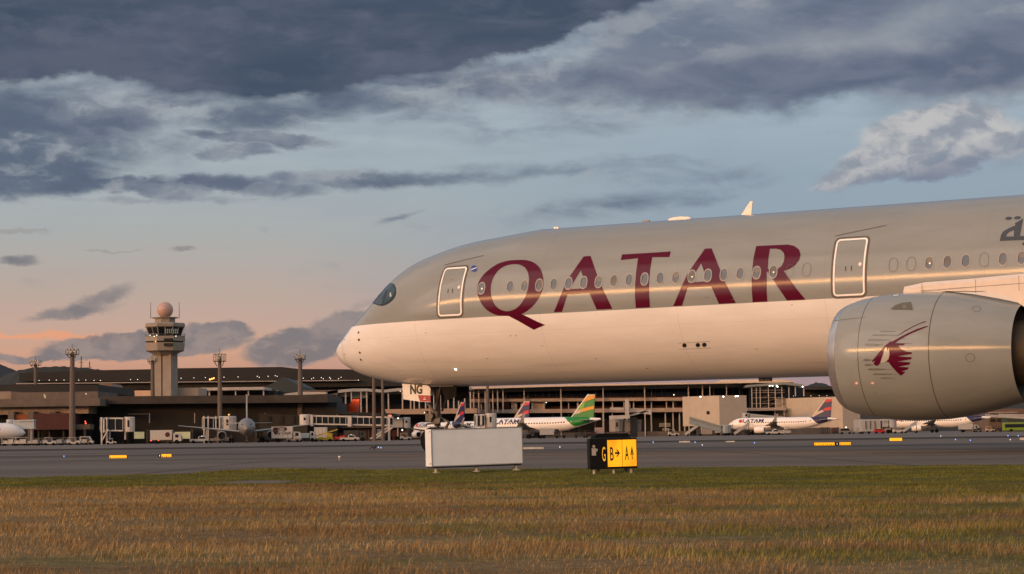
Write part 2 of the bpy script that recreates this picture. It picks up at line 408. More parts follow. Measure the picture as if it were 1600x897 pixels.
# one large sheet to the horizon with the taxiway, shoulder and rough strip laid on it
sheet('ground', -9000, 9000, -300, 14000, 0, MATS['concrete_apron'])
sheet('taxiway', -700, 700, EDGE-.35, 168, .004, MATS['asphalt'])
sheet('taxiway_shoulder', -700, 700, 92, 104, .008, MATS['asphalt_dark'])
def wavy_strip(name, y0, y1, z, m, amp, xs=260):
    mb = MB(); n = 120; vs = []
    for i in range(n+1):
        x = -xs+2*xs*i/n
        vs += [(x, y0+random.uniform(-amp, amp), z), (x, y1+random.uniform(-amp, amp), z)]
    mb.add(vs, [(2*i, 2*i+2, 2*i+3, 2*i+1) for i in range(n)]); return tag(mb.build(name, m), kind='structure')
wavy_strip('rough_ground_strip', 172, 216, .012, MATS['rough_strip'], 2.5)
tyre_marks = MB()
for x0, x1, y, w in ((-12, 3, 61, .35), (5, 17, 55, .3), (9, 14, 46.5, .25), (-40, -8, 74, .5), (12, 40, 49, .35), (-30, 20, 120, 1.2)):
    tyre_marks.add([(x0, y, .012), (x1, y+.6, .012), (x1+.6, y+.6+w, .012), (x0+1.2, y+w*1.3, .012)], [(0,1,2,3)])
tag(tyre_marks.build('tyre_mark_strip', MATS['asphalt_dark']), kind='structure')
mk = mat('worn_yellow_paint', (.30,.20,.06), .7, var=.4, vscale=.6)
sheet('taxiway_centreline_paint', -400, 400, 78.2, 78.5, .010, mk)
jm = mat('joint_sealant', (.035,.030,.026), .8)
jn = MB()
for y in (47.5, 58, 69.5, 88, 112, 136): jn.add([(-300, y, .009), (300, y, .009), (300, y+.10, .009), (-300, y+.10, .009)], [(0,1,2,3)])
for i in range(-14, 16): jn.add([(i*7.5, EDGE, .0095), (i*7.5+.06, EDGE, .0095), (i*7.5+.06, 165, .0095), (i*7.5, 165, .0095)], [(0,1,2,3)])
tag(jn.build('taxiway_slab_joints', jm), kind='structure')
# grass verge: soil sheet with a ragged edge, and the blades
def edge_z(x): return np.interp(x, [-60,-9.5,-6.5,-5.8,-4.4,-2.6,0,2,9.4,60], [38.7,38.7,40.6,43.6,44.0,42.6,41.0,40.6,38.2,38.2])
def verge():
    gm = grass_material('grass_soil', False); bmt = grass_material('grass_blades', True)
    n = 480; vs = []
    for i in range(n+1):
        x = -60+120*i/n
        vs += [(x, -20, .016), (x, float(edge_z(x))+.12*math.sin(x*5)+random.uniform(-.15, .15), .016)]
    mb = MB(); mb.add(vs, [(2*i, 2*i+2, 2*i+3, 2*i+1) for i in range(n)])
    tag(mb.build('grass_verge', gm), kind='structure')
    N = 430000
    Z = 8.2+(45-8.2)*RNG.random(N*4)**1.2
    wdt = .30*Z+2.2; X = (RNG.random(N*4)*2-1)*wdt; q = Z < edge_z(X)+.12*np.sin(X*5)+.15*RNG.random(N*4); Z, X, wdt = Z[q], X[q], wdt[q]
    keep = RNG.random(len(Z)) < (wdt/13.6)*(10/Z)**.30*.8; Z = Z[keep][:N]; X = X[keep][:N]
    # clumps
    cx = np.sin(X*3.1+np.sin(Z*1.7)*2)+np.sin(Z*2.3+X*.7)+np.sin(X*7.3+Z*3.1)*.6
    k2 = RNG.random(len(X)) < np.clip(.78+.20*cx, .35, 1); X = X[k2]; Z = Z[k2]; cx = cx[k2]
    # bare asphalt patch in the verge
    pc = at(402, 682, 31.6); q = ((X-pc.x+.15*np.sin(Z*3))/.66)**2+((Z-31.4)/1.3)**2+.5*RNG.random(len(X)) > 1; X, Z, cx = X[q], Z[q], cx[q]
    n = len(X); green = (Z+.55*X+np.sin(X*.8)*1.0) > 25.5
    H = np.where(green, .014+.020*RNG.random(n), .017+.034*RNG.random(n)**1.5)*(1+.25*cx)*np.where(Z > 33, .75, 1)*np.where((Z > 41.5) & (X < -3.8), 2.2, 1)
    tall = RNG.random(n) < .015; H = np.where(tall & ~green, H*1.9, H)
    W = .0011+.00011*Z
    a = RNG.random(n)*2*PI; lean = H*(.15+.55*RNG.random(n))
    wind = .25*H
    dx, dy = np.cos(a)*lean+wind, np.sin(a)*lean
    b = RNG.random(n)*PI; wx, wy = np.cos(b)*W, np.sin(b)*W*.5
    base = np.stack([X, Z, np.full(n, .010)], 1)
    V = np.zeros((n, 5, 3))
    V[:, 0] = base; V[:, 0, 0] -= wx; V[:, 0, 1] -= wy
    V[:, 1] = base; V[:, 1, 0] += wx; V[:, 1, 1] += wy
    midp = base+np.stack([dx*.35, dy*.35, H*.6], 1)
    V[:, 2] = midp; V[:, 2, 0] += wx*.7; V[:, 2, 1] += wy*.7
    V[:, 3] = midp; V[:, 3, 0] -= wx*.7; V[:, 3, 1] -= wy*.7
    V[:, 4] = base+np.stack([dx, dy, H], 1)
    me = bpy.data.meshes.new('grass_blades'); me.vertices.add(n*5); me.vertices.foreach_set('co', V.reshape(-1))
    li = np.array([0,1,2,3, 3,2,4]); loops = (np.arange(n)[:, None]*5+li[None]).reshape(-1)
    me.loops.add(len(loops)); me.loops.foreach_set('vertex_index', loops.astype(np.int32))
    me.polygons.add(2*n); ls = (np.arange(n)[:, None]*7+np.array([0, 4])[None]).reshape(-1)
    me.polygons.foreach_set('loop_start', ls.astype(np.int32))
    at_ = me.attributes.new('rnd', 'FLOAT', 'POINT'); at_.data.foreach_set('value', np.repeat(RNG.random(n), 5).astype(np.float32))
    me.update(calc_edges=True); me.validate()
    o = link_mesh('grass_blades', me, bmt)
    tag(o, 'dry brown grass with green patches growing beside the taxiway', 'grass', kind='stuff')
    mb = MB(); P = ell(pc.x, 31.4, .60, 1.3, 40); P = [(x+random.uniform(-.09,.09), y+random.uniform(-.22,.22)) for x, y in P]
    mb.add([(x, y, .021) for x, y in P], [tuple(range(len(P)))]); tag(mb.build('asphalt_patch', MATS['asphalt']), kind='structure')
verge()

# ================================================================== HILLS
def hill(name, prof, Z, m, depth=900):
    mb = MB(); n = len(prof); vs = []
    for x, y in prof:
        p = at(x, y, Z+depth*.5); z = max(p.z, 0)
        vs += [(p.x, Z, 0), (p.x, Z+depth*.5, z), (p.x, Z+depth, 0)]
    fs = []
    for i in range(n-1):
        for k in (0, 1): fs.append((3*i+k, 3*i+3+k, 3*i+4+k, 3*i+1+k))
    mb.add(vs, fs); return tag(mb.build(name, m, smooth=True), kind='structure')
def jag(pts, step=6, amp=1.2):
    out = []
    for (x0, y0), (x1, y1) in zip(pts, pts[1:]):
        k = max(1, int(abs(x1-x0)/step))
        for i in range(k): out.append((x0+(x1-x0)*i/k, y0+(y1-y0)*i/k+random.uniform(-amp, amp)))
    return out+[pts[-1]]
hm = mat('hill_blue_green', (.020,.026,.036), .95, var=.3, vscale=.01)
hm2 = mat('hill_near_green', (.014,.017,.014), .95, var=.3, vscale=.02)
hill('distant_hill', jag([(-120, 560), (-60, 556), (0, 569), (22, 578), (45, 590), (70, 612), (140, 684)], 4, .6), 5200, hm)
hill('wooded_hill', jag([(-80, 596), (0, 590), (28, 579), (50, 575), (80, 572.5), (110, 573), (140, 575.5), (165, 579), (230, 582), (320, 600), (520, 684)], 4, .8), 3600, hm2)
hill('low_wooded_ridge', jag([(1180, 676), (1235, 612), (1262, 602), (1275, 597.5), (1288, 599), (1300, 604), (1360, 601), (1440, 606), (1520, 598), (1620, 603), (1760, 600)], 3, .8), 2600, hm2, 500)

# ================================================================== MAIN AIRLINER
TH = R_(31.08); AX = Vector((.367, 82.06, 0)); ZA = 5.673; RF = 3.02
mainp = thing('airliner', 'large grey and white widebody airliner with maroon lettering, filling the right half', 'airliner', AX, -TH)
MI = (Matrix.Translation(AX) @ Matrix.Rotation(-TH, 4, 'Z')).inverted()     # world -> airliner axes (x to the tail, y to starboard)
NU = [0,.15,.5,1,1.6,2.3,3.2,4.2,5.4,6.8,8.3,10]; S0 = -8.811; ZN = -1.532
NT_ = [ZN,-1.269,-1.0,-0.636,-0.052,0.499,1.347,1.989,2.376,2.685,2.846,RF]
NB_ = [ZN,-1.73,-2.046,-2.292,-2.507,-2.669,-2.821,-2.942,-3.008,-3.02,-3.02,-RF]
_tt = np.sqrt(np.array(NU)); _mt = np.gradient(np.array(NT_), _tt); _mb = np.gradient(np.array(NB_), _tt)
def herm(v, m_, u):
    i = int(np.clip(np.searchsorted(_tt, u)-1, 0, len(_tt)-2)); h = _tt[i+1]-_tt[i]; x = (u-_tt[i])/h
    return (2*x**3-3*x*x+1)*v[i]+(x**3-2*x*x+x)*h*m_[i]+(-2*x**3+3*x*x)*v[i+1]+(x**3-x*x)*h*m_[i+1]
TAIL0, TAIL1 = 42.0, 63.5
def section(s):                      # top, bottom, widest height, half width at station s
    u = max(0, s-S0)
    if s > TAIL0:
        k = min(1, (s-TAIL0)/(TAIL1-TAIL0)); w = RF*(1-k**1.7*.93); zt = RF-.55*k**2; zb = -RF+(RF+1.75)*k**1.45
        return zt, zb, (zt+zb)/2*k, w
    if u >= 10: return RF, -RF, 0, RF
    q = math.sqrt(u); v = min(1, u/8.2)
    return herm(NT_, _mt, q), herm(NB_, _mb, q), ZN*(1-v)**1.5, RF*max(0, 1-(1-v)**2)**.6
def fus_point(s, a, off=0.):
    zt, zb, zc, w = section(s); c, n = math.cos(a), math.sin(a)
    h = (zt-zc) if n > 0 else (zc-zb)
    p = Vector((s, -w*c, ZA+zc+h*n))
    if off:
        nn = Vector((0, -c/max(w, .05), n/max(h, .05))).normalized()
        ds = .02; zt2, zb2, zc2, w2 = section(s+ds); h2 = (zt2-zc2) if n > 0 else (zc2-zb2)
        p2 = Vector((s+ds, -w2*c, ZA+zc2+h2*n)); tan = (p2-p).normalized(); nn = (nn-tan*nn.dot(tan)).normalized()
        p = p+nn*off
    return p
def fus_sz(s, z, off=.006, side=1):  # point on the port (side=1) skin at station s, height z above the axis
    zt, zb, zc, w = section(s); h = (zt-zc) if z > zc else (zc-zb)
    a = math.asin(max(-1, min(1, (z-zc)/h)))
    if side < 0: a = PI-a
    return fus_point(s, a, off)
def build_fuselage():
    ss = [S0+(i/14)**2*1.0 for i in range(15)]+list(np.arange(S0+1.12, 2, .12))+list(np.arange(2, TAIL0, .8))+list(np.linspace(TAIL0, TAIL1, 22))
    n = 160; vs = []; fs = []
    vs.append(tuple(fus_point(S0, 0)))
    for s in ss[1:]:
        for i in range(n): vs.append(tuple(fus_point(s, 2*PI*i/n)))
    for i in range(n): fs.append((0, 1+(i+1) % n, 1+i))
    for j in range(len(ss)-2):
        b0 = 1+j*n; b1 = b0+n
        for i in range(n): fs.append((b0+i, b0+(i+1) % n, b1+(i+1) % n, b1+i))
    fs.append(tuple(1+(len(ss)-2)*n+i for i in range(n)))
    return vs, fs
fv, ff = build_fuselage()
BVH_F = BVHTree.FromPolygons([Vector(v) for v in fv], ff)
def aircraft_paint(name, base, rough=.32):
    m = bpy.data.materials.new(name); m.use_nodes = True; t = NT(m.node_tree); p = t.n['Principled BSDF']
    return m, t, p
def two_tone():
    m, t, p = aircraft_paint('fuselage_paint', None)
    tc = t.node('ShaderNodeTexCoord').outputs['Object']; x, y, z = t.sep(tc)
    zz = t.m('SUBTRACT', z, t.m('ADD', ZA-.485, t.m('MULTIPLY', x, .0045)))
    up = t.m('GREATER_THAN', zz, 0.)
    grime = t.noise(t.mapping(tc, scale=(.25, 1, 1)), 1.3, 7, .6)
    grey = t.mix(t.mapr(grime, .3, .7), (.235,.254,.250,1), (.262,.282,.277,1))
    white = t.mix(t.mapr(grime, .3, .72), (.74,.735,.73,1), (.82,.815,.81,1))
    # belly grime streaks with a shape of their own
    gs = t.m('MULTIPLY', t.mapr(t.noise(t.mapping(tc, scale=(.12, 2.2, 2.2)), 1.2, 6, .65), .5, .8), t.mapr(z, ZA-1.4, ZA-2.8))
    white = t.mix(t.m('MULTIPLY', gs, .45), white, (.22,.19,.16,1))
    col = t.mix(up, white, grey)
    # panel joints every few frames
    fr = t.m('FRACT', t.m('DIVIDE', t.m('ADD', x, 20.3), 5.715)); ln = t.m('LESS_THAN', fr, .0014)
    ln2 = t.m('LESS_THAN', t.m('ABSOLUTE', t.m('SUBTRACT', z, ZA-2.27)), .006)
    ln2 = t.m('MULTIPLY', ln2, t.m('GREATER_THAN', x, -1.))
    lap = t.m('LESS_THAN', t.m('ABSOLUTE', t.m('SUBTRACT', t.m('ABSOLUTE', t.m('SUBTRACT', z, ZA+.35)), 1.42)), .005)
    blot = t.mapr(t.noise(t.mapping(tc, scale=(.8, 2, 2)), 1.1, 7, .7), .62, .80)
    col = t.mix(t.m('MULTIPLY', blot, .16), col, (.12,.11,.10,1))
    col = t.mix(t.m('MULTIPLY', lap, .18), col, (.12,.11,.10,1))
    col = t.mix(t.m('MULTIPLY', ln, .42), col, (.12,.11,.10,1))
    col = t.mix(t.m('MULTIPLY', ln2, .35), col, (.85,.80,.72,1))
    t.l.new(col, p.inputs['Base Color']); p.inputs['Roughness'].default_value = .14; p.inputs['Specular IOR Level'].default_value = .30
    b = t.node('ShaderNodeBump', {'Height': t.noise(t.mapping(tc, scale=(.5, 1, 1)), 2.2, 3), 'Strength': .012, 'Distance': .03}); t.l.new(b.outputs[0], p.inputs['Normal'])
    return m
M_FUS = two_tone()
me = bpy.data.meshes.new('fuselage'); me.from_pydata(fv, [], ff)
for p_ in me.polygons: p_.use_smooth = True
fus = link_mesh('fuselage', me, M_FUS, mainp)

def px_local(x, y, bvh=BVH_F):
    o = MI @ CAMP; d = (MI.to_3x3() @ ray(x, y)).normalized(); return bvh.ray_cast(o, d)
def px_sz(x, y):
    h = px_local(x, y)
    if h[0] is None: return None
    return h[0].x, h[0].z-ZA, h[0]
def fus_px(off=.006):
    def fn(x, y):
        h = px_local(x, y)
        if h[0] is None: return None
        s = h[0].x; zt, zb, zc, w = section(s); l = -h[0].y; z = h[0].z-ZA-zc
        hh = (zt-zc) if z > 0 else (zc-zb); a = math.atan2(z/hh, l/w)
        return tuple(fus_point(s, a, off))
    return fn
MAROON = mat('maroon_lettering', (.085,.0030,.020), .14, spec=.18, var=.05)
DARKGREY = mat('slate_lettering', (.060,.070,.085), .14, spec=.28, var=.05)
LINE = mat('panel_line', (.10,.095,.085), .6, var=.1)
BLACKP = mat('black_plastic', (.012,.012,.012), .5, var=.1)
WHITE = mat('white_trim', (.90,.89,.87), .4, var=.05)
# letters traced on the skin
def T(lst, ox, oy, k): return [(ox+x*k, oy+y*k) for x, y in lst]
k1 = 160/1025
Qo = smooth_loop(T([(430,105),(530,107),(610,135),(670,195),(698,290),(694,385),(660,475),(600,560),(510,632),(420,662),(330,664),(230,655),(140,610),(75,535),(40,440),(45,345),(85,270),(150,205),(240,145),(340,113)], 740, 390, k1), 5)
Qi = smooth_loop(T([(400,148),(470,155),(525,195),(552,265),(552,350),(535,430),(490,520),(430,585),(350,616),(280,605),(220,560),(182,480),(172,400),(188,310),(235,225),(310,168)], 740, 390, k1), 5)
Qt = T([(350,664),(480,645),(560,682),(640,722),(718,754),(660,778),(604,803),(520,756),(430,705)], 740, 390, k1)
k2 = 200/1495
A1 = [T([(390,155),(471,150),(546,370),(600,505),(725,768),(541,776),(455,582),(200,600),(137,803),(40,806),(160,515),(230,380)], 860, 380, k2),
      T([(356,318),(425,522),(243,538),(258,480)], 860, 380, k2)]
Tt = [T([(838,132),(1110,117),(1407,97),(1391,163),(1191,165),(1165,320),(1153,480),(1155,600),(1165,750),(998,757),(988,620),(990,480),(1003,320),(1024,177),(900,190),(822,199)], 860, 380, k2)]
k3 = 230/1600
A2 = [T([(428,130),(501,127),(590,350),(640,480),(765,720),(580,730),(497,540),(240,552),(180,750),(82,755),(170,550),(240,400)], 1040, 370, k3),
      T([(388,290),(455,485),(250,497),(330,380)], 1040, 370, k3)]
R2 = [T([(985,102),(1150,93),(1330,85),(1400,100),(1452,140),(1468,190),(1455,250),(1410,310),(1350,350),(1285,372),(1340,450),(1420,560),(1524,686),(1322,695),(1230,560),(1150,440),(1100,372),(1100,500),(1100,600),(1108,706),(946,713),(938,600),(935,480),(945,340),(955,240)], 1040, 370, k3),
      T([(1135,132),(1200,130),(1250,142),(1285,175),(1293,215),(1285,270),(1262,315),(1225,345),(1170,365),(1112,350),(1118,240)], 1040, 370, k3)]
def letter(polys, nm='painted_letter', m=MAROON, off=.006): return patch(polys, fus_px(off), 1.6, nm, m, mainp)
letter([Qo, Qi]); letter([Qt], off=.007)
for L in (A1, Tt, A2, R2): letter(L)
kA = 50/641
letter([T([(155,665),(180,540),(225,470),(330,410),(460,355),(470,335),(455,310),(628,212),(560,563),(641,563),(720,556),(720,640),(641,645),(400,652)], 1550, 325, kA), T([(290,575),(300,530),(345,485),(442,445),(435,572)], 1550, 325, kA)], 'painted_arabic_letter', DARKGREY)
for e in ((335,210,72,32), (512,200,72,33), (655,720,48,38)):
    letter([ell(1550+e[0]*kA, 325+e[1]*kA, e[2]*kA, e[3]*kA, 20, -.08)], 'painted_arabic_dot', DARKGREY)
# windows: oval frame ring and dark pane; a few are blanked and show only their outline
RING = mat('window_ring', (.30,.285,.26), .45, var=.1)
PANE = mat('cabin_pane', (.040,.042,.048), .16, var=.35, vscale=2.5, coat=.5)
BLIND = [mat('blind_grey', (.16,.155,.15), .5, var=.1), mat('blind_half', (.10,.098,.10), .5, var=.1)]; GLINT = mat('glint_glow', (.8,.7,.5), .3, emit=(1,.82,.55), es=.8, var=0)
def sz(off, side=1): return lambda s, z: tuple(fus_sz(s, z, off, side))
for n in range(0, 62):
    s = n*.635
    if n in (22, 23, 24, 25): continue
    blank = n in (1, 20, 21, 26, 27, 31)
    O = ell(s, .618, .165, .245, 26, p=.85); I = ell(s, .618, .13, .205, 26, p=.85)
    if blank:
        if n == 20: O = ell(s, .618, .15, .23, 26, p=.85); I = ell(s, .618, .142, .222, 26, p=.85)
        else: I = ell(s, .618, .150, .230, 26, p=.85)
        patch([O, I], sz(.009), .08, 'window_blank', LINE if n != 1 else RING, mainp)
    else:
        w_ = patch([O, I], sz(.012), .08, 'window', RING, mainp)
        patch([I], sz(.010), .07, 'pane', PANE, w_)
        q = (n*7) % 5
        if q in (1, 3) and n: patch([ell(s, .618+(.10 if q == 1 else .05), .118, (.10 if q == 1 else .14), 18, p=.8)], sz(.0125), .06, 'window_blind', BLIND[q == 3], w_)
        if n in (0, 14, 19, 28): patch([ell(s+.02, .60, .03, .025 if n else .03, 10)], sz(.014), .04, 'pane_glint', GLINT, w_)  # bright reflection on a few panes, added as a small glowing spot
        patch([[(s-.135, .50), (s-.10, .76), (s-.085, .76), (s-.112, .50)]], sz(.0135), .06, 'window_reveal', BLACKP, w_)
# doors
SHADOWP = mat('door_shadow_rim', (.10,.09,.08), .6, var=.1)  # dark rim outside each door outline: shadow painted in as colour
for s0, s1, z0, z1 in ((-1.955, -.885, -.36, 1.50), (14.34, 15.46, -.34, 1.63)):
    outer = patch([rrect(s0-.10, s1+.10, z0-.10, z1+.09, .2), rrect(s0-.015, s1+.015, z0-.015, z1+.015, .13)], sz(.008), .09, 'door', SHADOWP, mainp)
    patch([rrect(s0-.02, s1+.02, z0-.02, z1+.02, .14), rrect(s0+.042, s1-.042, z0+.042, z1-.042, .09)], sz(.012), .09, 'door_outline', WHITE, outer)
    patch([ell(s1-.16, .72, .09, .10, 18)], sz(.012), .05, 'door_window', RING, outer)
    patch([ell(s1-.16, .71, .055, .06, 14)], sz(.015), .05, 'door_window_glass', mat('bright_pane', (.75,.74,.72), .1, var=0), outer)
    for dx in (-.12, .09): patch([rrect((s0+s1)/2+dx-.018, (s0+s1)/2+dx+.018, .50, .67, .012, 2)], sz(.012), .05, 'door_handle', BLACKP, outer)
    # rain gutter above
    patch([[(s0-.15, z1+.14), (s1+.55, z1+.42), (s1+.55, z1+.445), (s0-.15, z1+.165)]], sz(.012), .1, 'rain_gutter', LINE, mainp)
# round blue badge, lower vents and other small marks
patch([ell(741, 420, 5, 5.2, 20)], fus_px(.010), 1.2, 'round_badge', mat('badge_blue', (.03,.06,.30), .3, var=.2), mainp)
patch([[(736.5, 421), (745, 418), (745.2, 419), (736.8, 422)]], fus_px(.014), 1.2, 'badge_stripe', WHITE, mainp)
for x, y, r in ((1069.5, 539.5, 3.3), (1090.5, 539, 3.3), (1100.5, 538.6, 3.3)):
    patch([ell(x, y, r*1.05, r, 16, -.3)], fus_px(.010), 1.5, 'vent', BLACKP, mainp)
patch([[(1060, 536), (1110, 533.2), (1110, 533.6), (1060, 536.4)]], fus_px(.009), 2, 'vent_outline', LINE, mainp)
patch([[(1061, 545.5), (1111, 543.2), (1111, 543.6), (1061, 545.9)]], fus_px(.009), 2, 'vent_outline', LINE, mainp)
for x, y in ((798, 524.5), (806, 524.5), (1103, 464.5), (1107, 465), (721, 484), (706, 437)):
    patch([ell(x, y, .9, .9, 8)], fus_px(.010), 1, 'skin_port', LINE, mainp)
for x, y, w_ in ((1143, 468, 3), (1236, 476, 3), (930, 560, 3.5), (1180, 545, 4), (1010, 575, 3), (760, 560, 3), (664, 520, 3), (846, 540, 3)):
    patch([[(x, y), (x+w_, y-.15), (x+w_, y+.55), (x, y+.7)]], fus_px(.009), 1.2, 'stencil', LINE, mainp)
# cockpit glazing
M_GLASS = mat('cockpit_glass', (.020,.045,.060), .08, var=.4, vscale=1.5)
M_MASK = mat('cockpit_mask', (.010,.010,.012), .35, var=.1)
kc = 160/718
cw = smooth_loop(T([(277,240),(300,205),(335,160),(372,118),(395,103),(420,103),(438,120),(445,155),(438,195),(415,225),(385,247),(345,261),(305,252)], 520, 420, kc), 3)
ci = smooth_loop(T([(300,238),(320,208),(350,168),(378,132),(400,112),(418,112),(430,128),(436,156),(428,192),(407,219),(380,238),(345,250),(315,246)], 520, 420, kc), 3)
mk_ = patch([cw], fus_px(.006), 1.3, 'cockpit_mask', M_MASK, mainp)
gl_ = patch([ci], fus_px(.011), 1.3, 'cockpit_window', M_GLASS, mainp)
patch([T([(374,150),(384,152),(358,244),(347,246),(352,200)], 520, 420, kc)], fus_px(.016), 1.3, 'window_post', M_MASK, gl_)
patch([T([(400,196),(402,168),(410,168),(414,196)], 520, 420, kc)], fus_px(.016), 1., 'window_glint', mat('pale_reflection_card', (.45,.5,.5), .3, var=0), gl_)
for o_, mm in ((mk_, M_MASK), (gl_, M_GLASS)):
    m2 = o_.data.copy()
    for v in m2.vertices: v.co.y *= -1
    m2.flip_normals(); o2 = bpy.data.objects.new(o_.name.split('.')[0], m2); C.objects.link(o2); o2.parent = mainp
# radome joint
J = [(-7.62+.006*math.cos(0), 0)]
def ring_strip(s0, w_, a0, a1, name, m, k=40):
    b = MB(); vs = []
    for i in range(k+1):
        a = R_(a0+(a1-a0)*i/k); vs += [tuple(fus_point(s0, a, .004)), tuple(fus_point(s0+w_, a, .004))]
    b.add(vs, [(2*i, 2*i+1, 2*i+3, 2*i+2) for i in range(k)]); return b.build(name, m, mainp, smooth=True)
ring_strip(-7.72, .014, -88, 268, 'radome_joint', LINE, 120)
# probes on the nose
STEEL = mat('dark_steel', (.10,.095,.09), .4, .8, var=.2)
for x, y, r in ((560.5, 519.5, 2.3), (561, 531, 2.6), (562.5, 551, 2.4), (564, 562, 2.2)):
    h = px_local(x, y); nrm = h[1]; b = MB(); b.tube(h[0]-nrm*.02, h[0]+nrm*.06, r*.020, n=12); b.tube(h[0]+nrm*.06, h[0]+nrm*.07+Vector((-.14, 0, 0)), .012, n=6)
    b.build('pitot_probe', BLACKP, mainp, smooth=True)
for x, y in ((538.5, 530.5), (538.5, 553.5)):
    patch([ell(x, y, 1.1, .6, 8)], fus_px(.010), 1, 'skin_port', LINE, mainp)
for s, a in ((-7.3, 62), (-6.25, 68)):
    p = fus_point(s, R_(a+25), 0); b = MB(); b.tube(p, p+Vector((-.05, 0, .12)), .012, n=6); b.build('wiper_stub', BLACKP, mainp)
# antennas on the roof
AL = mat('antenna_white', (.80,.72,.64), .35, coat=.5, var=.05)
def on_roof(x):           # station where the roof line is seen at that column
    best = None
    for s in np.arange(-3, 30, .02):
        p = MI.inverted() @ Vector((s, 0, ZA+section(s)[0])); v = p-CAMP; xx = 800+F*(v.dot(RT)/v.dot(FW))
        if best is None or abs(xx-x) < best[0]: best = (abs(xx-x), s)
    return best[1]
s = on_roof(1170); zt = ZA+RF
MB().prism([(s-.36, zt-.06), (s+.10, zt-.06), (s+.17, zt+.50), (s+.08, zt+.50)], 'y', -.02, .02).build('blade_antenna', AL, mainp)
for x, l, h in ((1064, .95, .09), (872, .25, .05)):
    s = on_roof(x); b = MB(); n = 14
    b.prism([(s-l/2, zt-.05)]+[(s-l/2+l*i/n, zt+.02+h*math.sin(PI*i/n)**.5) for i in range(n+1)]+[(s+l/2, zt-.05)], 'y', -.16, .16); b.build('antenna_dome', AL, mainp, smooth=True)
s = on_roof(1010); MB().box(s-.15, s+.15, -.04, .04, zt-.04, zt+.07).build('beacon', STEEL, mainp)
for x in (1180, 1190):
    h = px_local(x, 588); s = h[0].x if h[0] else 11; MB().box(s-.1, s+.12, -.10, .10, ZA-RF-.12, ZA-RF+.05).build('drain_mast', BLACKP, mainp)
# small lit lamp on the lower nose
h = px_local(712, 577); b = MB(); b.sphere(h[0]+h[1]*.01, .045); b.build('turnoff_lamp', mat('lamp_warm', (1,.8,.6), .3, emit=(1,.72,.45), es=14, var=0), mainp, smooth=True)

# nose gear
gm = mat('gear_grey', (.075,.066,.058), .45, .3, var=.3, vscale=6); tyre = mat('tyre_rubber', (.007,.007,.007), .85, var=.2, spec=.15); rim = mat('wheel_rim', (.25,.24,.23), .4, .6, var=.2)
gs = -4.0
ng = MB(); ng.tube((gs, 0, 1.1), (gs, 0, 3.0), .13, n=16); ng.tube((gs, 0, .5), (gs, 0, 1.35), .085, n=14); ng.tube((gs, -.5, .53), (gs, .5, .53), .07, n=12)
strut = ng.build('nose_gear_strut', gm, mainp, smooth=True)
b = MB(); b.bar((gs-.05, 0, 1.5), (gs-1.1, 0, 2.95), .1, .1); b.bar((gs+.06, .25, 1.7), (gs+.5, .35, 3.), .07, .07); b.bar((gs+.06, -.25, 1.7), (gs+.5, -.35, 3.), .07, .07); b.build('drag_brace', gm, mainp)
b = MB(); b.bar((gs+.1, 0, 1.45), (gs+.55, 0, 1.25), .12, .06); b.bar((gs+.55, 0, 1.25), (gs+.12, 0, .62), .12, .06); b.build('torque_link', gm, mainp)
b = MB(); b.box(gs-.38, gs-.1, -.3, .3, 1.30, 1.62); b.tube((gs-.1, -.34, 1.5), (gs-.1, .34, 1.5), .1, n=10); b.box(gs-.2, gs+.25, -.2, .2, 1.25, 1.42); b.tube((gs-.3, -.3, 1.2), (gs+.3, -.28, 1.22), .04); b.build('steering_unit', gm, mainp, smooth=True)
for y in (-.33, .33):
    w_ = MB(); w_.lathe([(-.19,.30),(-.2,.42),(-.17,.50),(-.1,.53),(.1,.53),(.17,.50),(.2,.42),(.19,.30)], 36, 'y', (gs, y, .53)); wo = w_.build('nose_wheel', tyre, mainp, smooth=True)
    r_ = MB(); r_.lathe([(-.195,.02),(-.19,.12),(-.15,.28),(-.195,.31),(.195,.31),(.15,.28),(.19,.12),(.195,.02)], 24, 'y', (gs, y, .53)); r_.build('rim', rim, wo, smooth=True)
for y in (-.2, .2):
    b = MB(); b.tube((gs-.42, y, 1.62), (gs-.34, y, 1.62), .1, n=16); tl = b.build('taxi_light', gm, mainp, smooth=True)
b = MB(); b.sphere((gs-.40, -.23, 1.64), .06, 12, 8); b.build('lamp', mat('taxi_lamp', (1,.9,.8), .3, emit=(1,.85,.65), es=12, var=0), mainp, smooth=True)
def plane_sz(x, y, l):
    o = MI @ CAMP; d = (MI.to_3x3() @ ray(x, y)).normalized(); t = (-l-o.y)/d.y; p = o+d*t; return p.x, p.z
DL = .62
def door_panel(pts, l, name, m, th=.035, sm=0):
    P = [plane_sz(x, y, l) for x, y in pts]; b = MB(); b.prism(P, 'y', -l, -l+th); return b.build(name, m, mainp)
DW = mat('gear_door_white', (.70,.66,.60), .4, coat=.4, var=.05)
door_panel([(628.3,599.5),(668,602.5),(671,604.5),(672.3,608),(672.5,628.5),(655,627.5),(630.3,624)], DL, 'gear_door', DW)
door_panel([(652.8,617.2),(672.5,618),(672.4,628),(656,626.9)], DL+.006, 'gear_door_red_panel', mat('red_panel', (.30,.005,.012), .4, var=.05), .004)
me_ = text_mesh('NG', .50, .002, .80, bold=.022); o_ = link_mesh('gear_door_lettering', me_, BLACKP, mainp)
x_, z_ = plane_sz(650.2, 609.2, DL+.01); o_.location = (x_, -DL-.008, z_); o_.rotation_euler = (PI/2, 0, 0)
for i_, (x, y) in enumerate(((663.2, 621.8), (663.4, 624))):
    x_, z_ = plane_sz(x, y, DL+.012); MB().box(x_-.03-.03*i_, x_+.03+.03*i_, -DL-.014, -DL-.010, z_-.01, z_+.01).build('stencil_text', WHITE, mainp)
